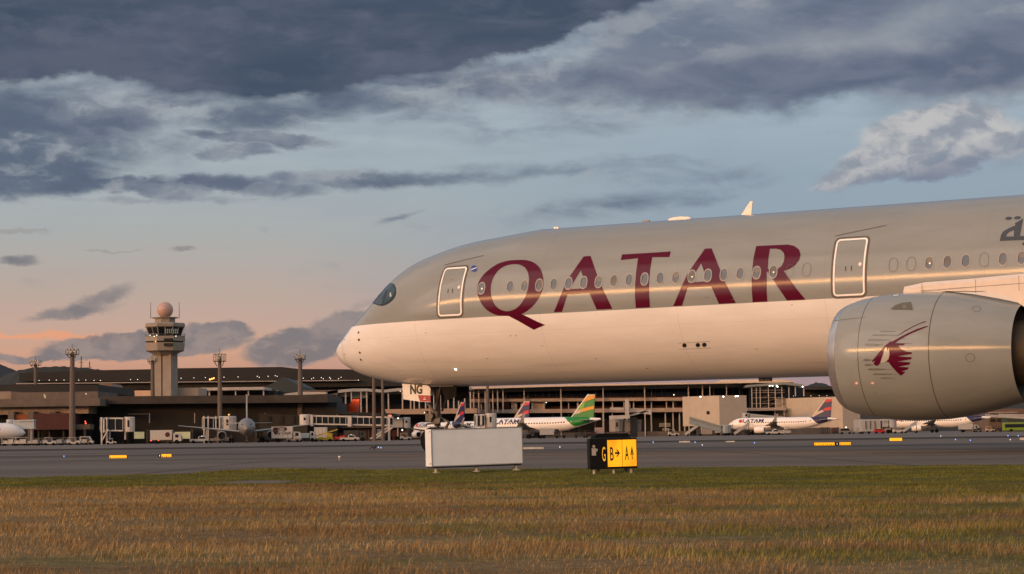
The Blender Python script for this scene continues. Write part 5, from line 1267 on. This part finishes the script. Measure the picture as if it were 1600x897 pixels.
# ================================================================== PARKED JETS
CABROW = bpy.data.materials.new('cabin_window_row'); CABROW.use_nodes = True; _t = NT(CABROW.node_tree)
_x = _t.sep(_t.node('ShaderNodeTexCoord').outputs['Object'])[0]
_t.l.new(_t.mix(_t.m('LESS_THAN', _t.m('FRACT', _t.m('DIVIDE', _x, .80)), .58), (.82,.79,.76,1), (.03,.03,.04,1)), _t.n['Principled BSDF'].inputs['Base Color'])
def jet(name, label, yaw_s, loc, W, liv, tipped=True, tx=9.3, length=37.57, rad=1.98, scale=1.0, text=None):
    t = thing(name, label, 'airliner', loc, yaw_s, 'parked passenger jets', scale)
    zc = 3.72; n = 28; st = [(0,.02,-.55),(.25,.42,-.5),(.8,.85,-.4),(1.8,1.35,-.22),(3.2,1.78,-.07),(4.6,rad,0),(24,rad,0),(28,1.75,.22),(32,1.15,.75),(35.5,.55,1.15),(37.5,.18,1.35)]
    ks = length/37.57; vs = []
    for s, r, dz in st:
        for i in range(n): a = 2*PI*i/n; vs.append((s*ks, r*math.cos(a), zc+dz+r*1.03*math.sin(a)))
    fs = [(j*n+i, j*n+(i+1) % n, (j+1)*n+(i+1) % n, (j+1)*n+i) for j in range(len(st)-1) for i in range(n)]+[tuple(range(n))[::-1], tuple((len(st)-1)*n+i for i in range(n))]
    b = MB(); b.add(vs, fs); b.build('fuselage', W, t, smooth=True)
    def rad_at(s): 
        return float(np.interp(s/ks, [q[0] for q in st], [q[1] for q in st])), float(np.interp(s/ks, [q[0] for q in st], [q[2] for q in st]))
    for sd in (1, -1):
        y0 = -sd
        w = MB(); stw = [(1.0, 12.2, 7.0, .55, -1.15), (6.2, 15.2, 3.9, .4, -.55), (16.2, 20.6, 1.6, .16, .55), (16.9, 21.6, .9, .08, 1.7), (17.2, 22.6, .55, .05, 3.0)]
        if not tipped: stw = stw[:3]
        pr = [(0,0),(.1,.5),(.45,.6),(1,.02),(.45,-.35),(.1,-.4)]; V = []
        for l, s, c, th, z in stw:
            for u, v in pr: V.append(((s+u*c)*ks, y0*l, zc+z+v*th))
        m_ = len(pr); w.add(V, [(j*m_+i, j*m_+(i+1) % m_, (j+1)*m_+(i+1) % m_, (j+1)*m_+i) for j in range(len(stw)-1) for i in range(m_)]+[tuple((len(stw)-1)*m_+i for i in range(m_))]); w.build('wing', M_WING2, t, smooth=True, auto=50)
        e = MB(); e.lathe([(11.3,.86),(11.25,.96),(11.5,1.08),(12.6,1.17),(14.0,1.05),(14.6,.92),(14.58,.84),(13.6,.8)], 24, 'x', (0, y0*5.75, zc-2.0)); e.f = e.f[:-2]; en = e.build('engine', W, t, smooth=True, auto=60)
        e = MB(); e.lathe([(11.9,.001),(11.9,.9),(14.2,.85),(14.2,.001)], 20, 'x', (0, y0*5.75, zc-2.0)); e.build('engine_core', VDARK, en)
        e = MB(); e.prism([(12.4, zc-.95), (17, zc-.65), (16.5, zc-1.2), (14, zc-1.3)], 'y', y0*5.75-.15, y0*5.75+.15); e.build('pylon', W, t)
        tp = MB(); tp.prism([(31.6*ks, y0*.5), (34.9*ks, y0*6.2), (36.3*ks, y0*6.2), (35.6*ks, y0*.5)], 'z', zc+1.05, zc+1.2); tp.build('tailplane', M_WING2, t)
        g = MB(); g.tube((17.8, y0*3.6, .6), (17.8, y0*3.6, 2.6), .16, n=8); g.build('main_gear', gm, t)
        g = MB(); 
        for dy in (-.35, .35): g.lathe([(-.18,.3),(-.2,.5),(-.1,.58),(.1,.58),(.2,.5),(.18,.3)], 16, 'y', (17.8, y0*3.6+dy, .58))
        g.build('wheel', tyre, t, smooth=True)
        # cabin windows as one row part
        wr = MB(); V = []; NS = 12
        for i in range(NS+1):
            s = 6.4+(29.5-6.4)*i/NS; rr, dz = rad_at(s*ks)
            for h in (.24, .60): V.append((s*ks, y0*(math.sqrt(max(rr**2-(h/1.03)**2, .01))+.015), zc+dz+h))
        wr.add(V, [(2*i, 2*i+2, 2*i+3, 2*i+1) for i in range(NS)]); wr.build('window_row', CABROW, t, smooth=True)
        for s, h in ((4.6, 1.85), (30.2, 1.8)):
            rr, dz = rad_at(s*ks); l = rr*.985; d = MB(); zz = zc+dz
            d.add([((s-.42)*ks, y0*(l+.0), zz-.55), ((s+.42)*ks, y0*(l+.0), zz-.55), ((s+.42)*ks, y0*(l*.80), zz+1.25), ((s-.42)*ks, y0*(l*.80), zz+1.25)], [(0,1,2,3)])
    g = MB(); g.tube((5.2, 0, .4), (5.2, 0, 2.2), .12, n=8); g.lathe([(-.3,.2),(-.32,.36),(-.14,.38),(.14,.38),(.32,.36),(.3,.2)], 14, 'y', (5.2, 0, .38)); g.build('nose_gear', gm, t, smooth=True)
    ck = MB()
    for y0, y1 in ((-1.18,-.78),(-.72,-.06),(.06,.72),(.78,1.18)):
        ck.add([(1.35+.35*abs(y0)**1.5, y0, zc+.32), (1.35+.35*abs(y1)**1.5, y1, zc+.32), (2.15+.4*abs(y1)**1.5, y1*.86, zc+.98-.1*abs(y1)), (2.15+.4*abs(y0)**1.5, y0*.86, zc+.98-.1*abs(y0))], [(0,1,2,3)])
    for v in range(len(ck.v)): ck.v[v] = (ck.v[v][0]-.30, ck.v[v][1]*1.06, ck.v[v][2]+.10)
    ck.build('cockpit_windows', GLASSD, t)
    # tail fin with slanted colour bands
    f0 = [(28.8, 5.4), (34.0, 11.75), (36.0, 11.75), (35.4, 5.0)]
    fn_ = MB(); fn_.prism([(s*ks, z) for s, z in f0], 'y', -.16, .16); fin = fn_.build('tail_fin', liv['base'], t)
    le = MB(); le.bar((28.7*ks, 0, 5.4), (34.0*ks, 0, 11.78), .36, .22); le.build('fin_leading_edge', liv['edge'], fin)
    def at_fin(u, v): 
        z = 5.0+v*6.75; s0_ = 28.8+(z-5.4)/6.35*5.2; s1_ = 35.4+(z-5.)/6.75*.6; return ((s0_+(s1_-s0_)*u)*ks, z)
    for poly, m_ in liv['bands']:
        for y in (-.17, .17):
            bb = MB(); bb.prism([at_fin(*q) for q in poly], 'y', y-.008, y+.008); bb.build('fin_band', m_, fin)
    # coloured tail cone sweep wrapped on the rear fuselage
    for s_lo, s_hi, m_ in liv.get('sweep', ()):
        for sd in (1, -1):
            bb = MB(); rows = []
            for j in range(9):
                a = R_(-50+j*(140/8)); s0_ = s_lo+(s_hi-s_lo)*j/8
                for i in range(8):
                    s = s0_+(34.5-s0_)*i/7; rr, dz = rad_at(s*ks); rows.append((s*ks, -sd*(rr+.02)*math.cos(a), zc+dz+(rr+.02)*1.03*math.sin(a)))
            bb.add(rows, [(j*8+i, j*8+i+1, (j+1)*8+i+1, (j+1)*8+i) for j in range(8) for i in range(7)]); bb.build('tail_sweep', m_, t, smooth=True)
    if text:
        for sd in (1, -1):
            me = text_mesh(text, 1.65, .01, 1.4, .10, .035); o = link_mesh('fuselage_lettering', me, liv['text'], t)
            o.location = (tx*ks, -sd*(rad*.90), zc+1.0); o.rotation_euler = (R_(90-24), 0, 0) if sd > 0 else (R_(90-24), 0, PI)
            bb = MB(); bb.lathe([(-.01,.001),(-.01,.62),(.01,.62),(.01,.001)], 14, 'y', (0,0,0)); lg = bb.build('emblem', liv['logo'], t); lg.location = ((tx-4.3)*ks, -sd*(rad*.92), zc+.98); lg.rotation_euler = (R_(-24*sd), 0, 0)
    return t
JW = mat('jet_white', (.82,.79,.76), .4, coat=.4, var=.05); M_WING2 = mat('jet_wing_grey', (.28,.275,.27), .5, var=.1)
NAVY = mat('livery_navy', (.018,.022,.085), .4, var=.1); CORAL = mat('livery_red', (.55,.018,.030), .4, var=.1); BEI = mat('livery_beige', (.50,.42,.36), .4, var=.05)
GRN = mat('livery_green', (.010,.20,.035), .4, var=.1); YLW = mat('livery_yellow', (.70,.29,.015), .4, var=.1); GRNL = mat('livery_lime', (.14,.38,.03), .4, var=.1)
liv_n = dict(base=NAVY, edge=BEI, text=NAVY, logo=CORAL, bands=[([(0,.96),(1,.96),(1,1),(0,1)], BEI), ([(.22,.79),(1,.86),(1,.96),(.22,.96)], CORAL), ([(0,0),(.10,0),(.16,.96),(0,.96)], BEI), ([(.38,.38),(1,.44),(.96,.58),(.52,.53)], CORAL), ([(.10,.14),(.52,.36),(.38,.44),(.12,.36)], BEI)], sweep=[(31.6, 28.2, NAVY)])
liv_g = dict(base=GRN, edge=JW, text=NAVY, logo=GRNL, bands=[([(0,.92),(1,.96),(1,1),(0,1)], BEI), ([(.05,.70),(1,.84),(1,.96),(0,.90)], YLW), ([(.0,.36),(.35,.42),(.2,.70),(0,.66)], GRNL), ([(.25,.28),(1,.42),(1,.54),(.3,.44)], YLW), ([(0,.20),(.3,.26),(.28,.44),(0,.36)], BEI)], sweep=[(30.4, 26.6, GRN)])
def jet_place(px_nose, Z, yaw): p = gnd(px_nose, Z); return (p.x, p.y, 0)
YW = -24
j_a = jet('parked_jet', 'white jet with stairs at its front door, left of the big engine', R_(-25), jet_place(1138, 702, 0), JW, liv_n, text='LATAM')
j_b = jet('parked_jet', 'white jet with a green and yellow tail behind the blank sign board', R_(-25), jet_place(744, 583, 0), JW, liv_g, text='LATAM', tx=10.3)
j_c = dup(j_a, jet_place(648, 700, 0), R_(-61), 'foreshortened white jet whose navy tail rises right of the big nose gear')
j_d = dup(j_a, jet_place(1382, 742, 0), R_(-24), 'white jet half hidden under the big engine with its navy tail showing')
j_e = dup(j_a, jet_place(798, 800, 0), R_(-150), 'jet with navy and red tail standing behind the lettering of the green tailed jet')
j_e.location = tuple(gnd(693, 690)); j_e.rotation_euler = (0, 0, R_(-38))
liv_p = dict(base=mat('fin_dark', (.03,.03,.035), .5, var=.1), edge=M_WING2, text=NAVY, logo=CORAL, bands=[])
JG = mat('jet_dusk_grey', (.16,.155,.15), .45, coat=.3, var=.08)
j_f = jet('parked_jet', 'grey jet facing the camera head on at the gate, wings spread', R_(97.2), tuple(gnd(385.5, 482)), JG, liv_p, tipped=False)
liv_w = dict(base=mat('fin_dark2', (.05,.05,.055), .5), edge=JW, text=NAVY, logo=CORAL, bands=[])
j_g = jet('parked_jet', 'white jet nose with dark lettering entering at the left edge, engine toward us', R_(180+18), tuple(gnd(40, 560)), JW, liv_w, scale=1.05, text='LATAM'[:0] or None)
redt = mat('livery_crimson', (.23,.010,.012), .5, var=.1)
liv_r = dict(base=redt, edge=redt, text=NAVY, logo=CORAL, bands=[([(.45,.45),(.75,.50),(.80,.72),(.5,.75)], mat('fin_rose', (.50,.20,.16), .5))])
orat = mat('livery_orange', (.75,.075,.012), .5, var=.08)
liv_o = dict(base=orat, edge=orat, text=NAVY, logo=CORAL, bands=[([(.35,.0),(1,.0),(1,.18),(.9,.42),(.72,.45)], JW), ([(.88,.44),(1,.44),(1,.72),(.97,.72)], JG)])
k_ = 690/F; j_r = jet('parked_jet', 'jet hidden behind the long pier with only its crimson tail fin showing', R_(-28), (0,0,0), JG, liv_r, scale=1.5)
pt = at(199, 610, 700); j_r.location = (pt.x-36*1.5*math.cos(R_(28)), 700+36*1.5*math.sin(R_(28)), 0)
j_o = jet('parked_jet', 'jet hidden behind the low pier wing with only its orange tail fin showing', R_(-28), (0,0,0), JG, liv_o, scale=1.08)
pt = at(562, 622, 640); j_o.location = (pt.x-36*1.08*math.cos(R_(28)), 640+36*1.08*math.sin(R_(28)), 0)

# ================================================================== GROUND VEHICLES
VW = mat('vehicle_white', (.42,.41,.39), .45, coat=.3, var=.1); VG = mat('vehicle_grey', (.16,.155,.15), .5, var=.2); VY = mat('vehicle_yellow', (.40,.30,.02), .5, var=.15)
VR = mat('vehicle_red', (.38,.012,.012), .45, var=.1); VGR = mat('vehicle_green', (.16,.26,.02), .45, var=.1); VB = mat('box_beige', (.42,.34,.27), .6, var=.1); VD = mat('vehicle_dark', (.025,.024,.024), .6, var=.3)
def wheels(t, xs, w, r=.4):
    for x in xs:
        for y in (0, w): b = MB(); b.lathe([(-.13,r*.5),(-.14,r*.9),(-.1,r),(.1,r),(.14,r*.9),(.13,r*.5)], 14, 'y', (x, y, r)); b.build('wheel', tyre, t, smooth=True)
def vthing(name, label, cat, loc, rz=0, group='ground vehicles on the apron'): return thing(name, label, cat, loc, rz, group)
def mk_box_truck(label, L_=7.5, H=3.3, body=VW, cab=VW, loc=(0,0,0)):
    t = vthing('box_truck', label, 'truck', loc)
    b = MB(); b.box(0, L_*.70, 0, 2.3, .95, H); b.build('cargo_box', body, t, bevel=.04)
    b = MB(); b.prism([(L_*.74,.6),(L_,.6),(L_,1.5),(L_*.93,2.4),(L_*.74,2.5)], 'y', .05, 2.25); c = b.build('cab', cab, t)
    b = MB(); b.add([(L_+.01,.25,1.5),(L_+.01,2.05,1.5),(L_*.935,2.05,2.3),(L_*.935,.25,2.3)], [(0,1,2,3)]); b.box(L_*.80, L_*.91, .03, .06, 1.45, 2.2); b.build('cab_glass', GLASSD, c)
    b = MB(); b.box(0, L_, .3, 2.0, .6, .9); b.build('chassis', VD, t)
    wheels(t, (L_*.2, L_*.85), 2.3, .48); return t
def mk_van(label, m=VW, L_=4.8, H=1.9, loc=(0,0,0), name='van', cat='van'):
    t = vthing(name, label, cat, loc)
    b = MB(); b.prism([(0,.35),(L_,.35),(L_,.95),(L_*.86,1.05),(L_*.72,H),(L_*.03,H),(0,1.0)], 'y', 0, 1.8); bd = b.build('body', m, t, bevel=.05)
    b = MB(); b.prism([(L_*.10,1.05),(L_*.82,1.05),(L_*.70,H-.14),(L_*.10,H-.14)], 'y', -.01, 1.81); b.build('side_windows', GLASSD, t); wheels(t, (L_*.2, L_*.8), 1.8, .34); return t
def mk_pickup(label, m=VW, loc=(0,0,0)):
    t = vthing('pickup', label, 'pickup', loc); L_ = 5.1
    b = MB(); b.prism([(0,.45),(L_,.45),(L_,1.0),(L_*.82,1.1),(L_*.70,1.72),(L_*.44,1.72),(L_*.40,1.05),(0,1.05)], 'y', 0, 1.8); b.build('body', m, t, bevel=.05)
    b = MB(); b.prism([(L_*.46,1.1),(L_*.79,1.1),(L_*.69,1.6),(L_*.47,1.6)], 'y', -.01, 1.81); b.build('side_windows', GLASSD, t)
    b = MB(); b.box(L_*.55, L_*.6, .4, 1.4, 1.72, 1.84); b.build('light_bar', mat('bar_pale', (.6,.6,.6), .3, emit=(.9,.9,.9), es=.8, var=0), t); wheels(t, (L_*.18, L_*.80), 1.8, .38); return t
def mk_tug(label, m=VW, loc=(0,0,0)):
    t = vthing('baggage_tug', label, 'tug', loc)
    b = MB(); b.prism([(0,.35),(3,.35),(3,.85),(1.9,.95),(1.85,.75),(.9,.75),(.85,1.1),(0,1.1)], 'y', 0, 1.4); b.build('body', m, t, bevel=.04)
    b = MB(); b.box(.1, 1.9, .05, 1.35, 1.85, 1.93); 
    for x in (.15, 1.8):
        for y in (.1, 1.28): b.box(x, x+.07, y, y+.07, .9, 1.85)
    b.build('canopy', m, t); wheels(t, (.5, 2.4), 1.4, .34); return t
def mk_cart(label, m=VG, load=None, loc=(0,0,0)):
    t = vthing('baggage_cart', label, 'cart', loc)
    b = MB(); b.box(0, 3.0, 0, 1.5, .45, .6); b.build('deck', m, t)
    b = MB(); b.box(0, .06, 0, 1.5, .6, 1.75); b.box(2.94, 3.0, 0, 1.5, .6, 1.75); b.box(0, 3, 0, 1.5, 1.75, 1.82); b.build('frame', m, t)
    b = MB(); b.box(.2, 1.3, .2, 1.3, .6, 1.15); b.box(1.4, 2.7, .25, 1.25, .6, 1.4); b.build('load', load or VB, t); wheels(t, (.5, 2.5), 1.5, .25); return t
def mk_belt(label, m=VY, loc=(0,0,0)):
    t = vthing('belt_loader', label, 'belt loader', loc)
    b = MB(); b.box(0, 5, 0, 1.8, .5, 1.0); b.box(3.6, 4.8, 0, .8, 1.0, 2.0); b.build('body', m, t, bevel=.04)
    b = MB(); b.bar((-1.2, 1.2, .9), (6.0, 1.2, 2.9), .8, .25); b.build('belt', m, t); wheels(t, (.8, 4.2), 1.8, .36); return t
def mk_stairs(label, m=VW, loc=(0,0,0), h=3.6):
    t = vthing('boarding_stairs', label, 'stairs', loc)
    b = MB(); b.bar((0, .1, .6), (h*1.25, .1, h), .1, .75); b.bar((0, 1.6, .6), (h*1.25, 1.6, h), .1, .75); b.build('side_panel', m, t)
    b = MB()
    for i in range(10): u = i/10; b.box(h*1.25*u, h*1.25*u+.5, .15, 1.55, .35+(h-.6)*u, .42+(h-.6)*u)
    b.box(h*1.25, h*1.25+1.4, .1, 1.6, h-.35, h-.25); b.build('steps', VG, t)
    b = MB(); b.bar((h*.5, .3, .6), (h*1.2, .3, h-.5), .12, .12); b.bar((h*1.25, .8, .6), (h*1.2, .8, h-.4), .2, .2); b.box(.2, h*1.35, .2, 1.5, .35, .6); b.build('undercarriage', VD, t); wheels(t, (.8, h*1.2), 1.7, .32); return t
def mk_container(label, m=VB, w=3.2, h=2.2, loc=(0,0,0)):
    t = thing('cargo_container', label, 'container', loc, 0, 'containers on the apron')
    b = MB(); b.prism([(0,.5),(w,.5),(w,.4+h),(0,.4+h)], 'y', 0, 2); b.build('shell', m, t, bevel=.05)
    b = MB(); 
    for i in range(4): b.box(w*(i+.5)/4-.04, w*(i+.5)/4+.04, -.03, 0, .55, h+.3)
    b.build('ribs', VG, t); b = MB(); b.box(-.1, w+.1, 0, 2, .2, .5); b.build('dolly', VD, t); return t
def mk_bus(label, m, loc=(0,0,0)):
    t = vthing('apron_bus', label, 'bus', loc)
    b = MB(); b.box(0, 12, 0, 2.6, .35, 2.95); b.build('body', m, t, bevel=.12); b = MB(); b.box(.4, 11.6, -.01, 2.61, 1.35, 2.5); b.build('windows', GLASSD, t)
    b = MB(); b.box(.3, 11.7, .2, 2.4, 2.95, 3.15); b.build('roof_unit', VG, t); wheels(t, (2.4, 9.6), 2.6, .48); return t
protos = {}
def put(kind, x, Z, label, rz=0, sc=1.0, **kw):
    key = (kind, tuple(sorted((k, getattr(v, 'name', v)) for k, v in kw.items()))); loc = tuple(gnd(x, Z))
    if key in protos: o = dup(protos[key], loc, R_(rz), label, scale=sc)
    else:
        o = {'truck': mk_box_truck, 'van': mk_van, 'pickup': mk_pickup, 'tug': mk_tug, 'cart': mk_cart, 'belt': mk_belt, 'stairs': mk_stairs, 'cont': mk_container, 'bus': mk_bus}[kind](label, loc=loc, **kw)
        protos[key] = o; o.rotation_euler = (0, 0, R_(rz)); o.scale = (sc,)*3
    return o
# x is the left end of each in photo columns; distances in metres
tr = put('truck', 234.5, 505, 'white box truck with two red tail lamps below the control tower', body=VW)
b = MB(); 
for y_ in (.25, 1.9): b.box(-.05, 0, y_, y_+.3, .75, .95)
b.build('tail_lamp', LAMPR, tr)
b = MB(); b.box(.1, .35, -.05, 0, .72, .9); b.box(1.9, 2.1, -.05, 0, .72, .9); b.build('side_lamp', LAMPR, tr)
b = MB(); b.lathe([(-.02,.6),(0,.6)], 14, 'y', (4.2, -.01, 2.2)); b.build('round_emblem', MAROONW, tr)
p_ = put('truck', 424, 492, 'white catering truck with Sky Chefs lettering, right of the grey jet engine', body=PWHITE, L_=7.0, H=3.7)
o_ = link_mesh('truck_lettering', text_mesh('Sky Chefs', .95, .01, 1.0, .1, .02), VD, p_); o_.location = (2.7, -.03, 2.15); o_.rotation_euler = (PI/2, 0, 0)
o_ = link_mesh('truck_lettering', text_mesh('LSG', .75, .01, 1.1, .15, .03), PWHITE, p_); o_.location = (2.3, -.05, 3.05); o_.rotation_euler = (PI/2, 0, 0)
b = MB(); b.prism([(.2,2.75),(3.4,2.7),(3.8,3.1),(3.4,3.55),(.6,3.5)], 'y', -.03, -.01); b.prism([(.3,2.7),(1.9,2.7),(.9,1.7)], 'y', -.03, -.01); b.build('logo_patch', MAROONW, p_)
put('truck', 843.5, 560, 'small white box truck under the green tailed jet, right of the blank board', L_=5.4, H=2.7, body=VW, cab=VD)
put('truck', 1500, 700, 'white high lift truck at the tail of the half hidden jet under the engine', body=VW, L_=6.5, H=2.9, cab=VW)
put('truck', 1118, 690, 'white service truck at the nose of the jet with stairs', L_=4.9, H=2.2, body=VW, cab=VG)
put('truck', 461, 500, 'white flatbed loader truck between the catering truck and the yellow loader', L_=4.8, H=2.1, body=PWHITE, cab=VW)
for i, (x, Z, lb) in enumerate(((2, 520, 'white low loader below the jet nose at the left edge, farthest left'), (20, 515, 'white low loader right of its twin below the jet nose at the left edge'))):
    put('cart', x, Z, lb, m=VW, load=VW, sc=1.15)
for x, Z, lb in ((41,512,'loaded cart just right of the white jet nose at the left edge'),(56,515,'second loaded cart right of the white jet nose'),(79,512,'loaded cart directly left of the thick mast foot'),(93,516,'loaded cart touching the left side of the thick mast foot'),(118,512,'loaded cart just right of the thick mast foot')):
    put('cart', x, Z, lb, m=VG, load=PGREY)
put('tug', 68, 508, 'white baggage tug among the carts left of the thick mast', m=VW)
put('tug', 105, 506, 'white baggage tug in front of the thick mast foot', m=VW)
put('van', 124, 530, 'white van right of the thick mast, nearest the boarding bridge', L_=3.4, H=2.1)
put('tug', 165.5, 508, 'small white tug under the boarding bridge left of the white box truck', m=VW, sc=.8)
put('pickup', 296, 512, 'white pickup right of the lit doorway, left of the open bridge frame')
put('tug', 262, 520, 'dark baggage tug right behind the white box truck', m=VD)
for x, Z, lb in ((326,505,'dark cart under the open frame bridge'),(340,509,'dark cart under the left wing of the grey jet'),(401,500,'dark cart behind the right engine of the grey jet')): put('cart', x, Z, lb, m=VD, load=VG)
put('tug', 448, 478, 'grey tug below the end of the catering truck', m=VG)
put('belt', 488, 505, 'yellow belt loader right of the catering truck'); put('tug', 499, 515, 'yellow tug right of the yellow belt loader', m=VY)
put('cont', 491, 530, 'white tank shaped unit above the yellow belt loader', m=PWHITE, w=3.2, h=3.2)
put('pickup', 531, 498, 'white pickup under the long glazed bridge', sc=.9); put('truck', 537, 520, 'dark grey truck behind the white pickup under the long glazed bridge', L_=5.4, H=2.7, body=VD, cab=VD) 
put('cart', 521, 500, 'reddish loaded cart left of the white pickup under the long bridge', m=MAROONW, load=VR)
put('cont', 568, 540, 'brown container left of the service stair under the long bridge', m=REDW, w=3.4, h=2.6); put('cont', 586, 545, 'orange beige container right of the brown one under the long bridge', m=VB, w=2.4, h=2.6)
put('tug', 625, 560, 'white tug right of the bridge wheels, left of the white jet engine', m=VW)
put('tug', 867, 555, 'dark tug right of the small white box truck', m=VD)
put('cart', 897, 560, 'dark cart under the green jet tail, left', m=VD, load=VD, sc=1.1); put('cart', 914, 565, 'dark cart under the green jet tail, right', m=VD, load=MAROONW, sc=1.1)
put('cont', 930, 590, 'pale pink cargo unit under the green jet tail cone', m=mat('cargo_pink', (.42,.30,.27), .6, var=.15), w=2.6, h=2.4)
put('tug', 1044, 660, 'white tug left of the boarding stairs in front of the frame terminal', m=VW, sc=1.15)
put('stairs', 1071, 650, 'white mobile stairs left of the beige container, not at any jet', h=3.9); put('stairs', 1126, 695, 'grey mobile stairs rising behind the white service truck', m=PGREY, h=3.4)
s_ = put('stairs', 1148, 668, 'grey boarding stairs at the front door of the white and navy jet', m=PGREY, h=3.8)
put('cont', 1096, 655, 'beige container between the stairs and the white service truck', w=3.4, h=2.3)
put('pickup', 1197, 655, 'white pickup with a light bar in front of the parked jet engine')
for x, z, lb in ((1224, 0, 'lower left white crate below the parked jet fuselage'), (1230, 0, 'lower right white crate below the parked jet fuselage'), (1227, 1, 'upper white crate stacked below the parked jet fuselage')):
    o = put('cont', x, 650, lb, m=PWHITE, w=1.15, h=1.0, sc=1.0); o.location.z = z*1.15
put('cont', 1283, 660, 'dark container behind the tail of the parked navy tailed jet', m=VD, w=2.7, h=1.8); put('cont', 1301, 665, 'reddish dark container right of the dark one near the big engine', m=MAROONW, w=2.0, h=1.6)
v = put('van', 1312, 655, 'grey van with lit beacons left of the row of pale carts', m=VG, L_=4.0, H=1.8); b = MB(); b.sphere((2.2, .9, 2.1), .22); b.build('beacon', LAMPS, v, smooth=True)
for x, lb in ((1332,'pale cart first from the left in the row under the engine'),(1346,'pale cart last in the row under the engine, left of the red car')): put('cart', x, 655, lb, m=VG, load=PGREY)
put('van', 1366.5, 640, 'red car under the big engine', m=VR, L_=3.4, H=1.45, name='car', cat='car'); put('van', 1396, 640, 'white car with an orange patch, right of the red car', m=VW, L_=3.3, H=1.4, name='car', cat='car')
put('van', 1376, 660, 'white car half behind the red car under the engine', m=VW, L_=3.3, H=1.4, name='car', cat='car')
put('stairs', 1412, 690, 'grey stairs at the nose of the half hidden jet under the engine', m=PGREY, h=3.6)
put('cart', 1521, 690, 'grey cart right of the white high lift truck under the engine', m=VG, load=VD); put('bus', 1569, 690, 'lime green apron bus at the right edge of the photo', m=VGR)
put('tug', 1541, 720, 'pale tug parked before the brown building', m=VB); put('cart', 1553, 722, 'dark cart parked before the brown building', m=VD, load=VD)
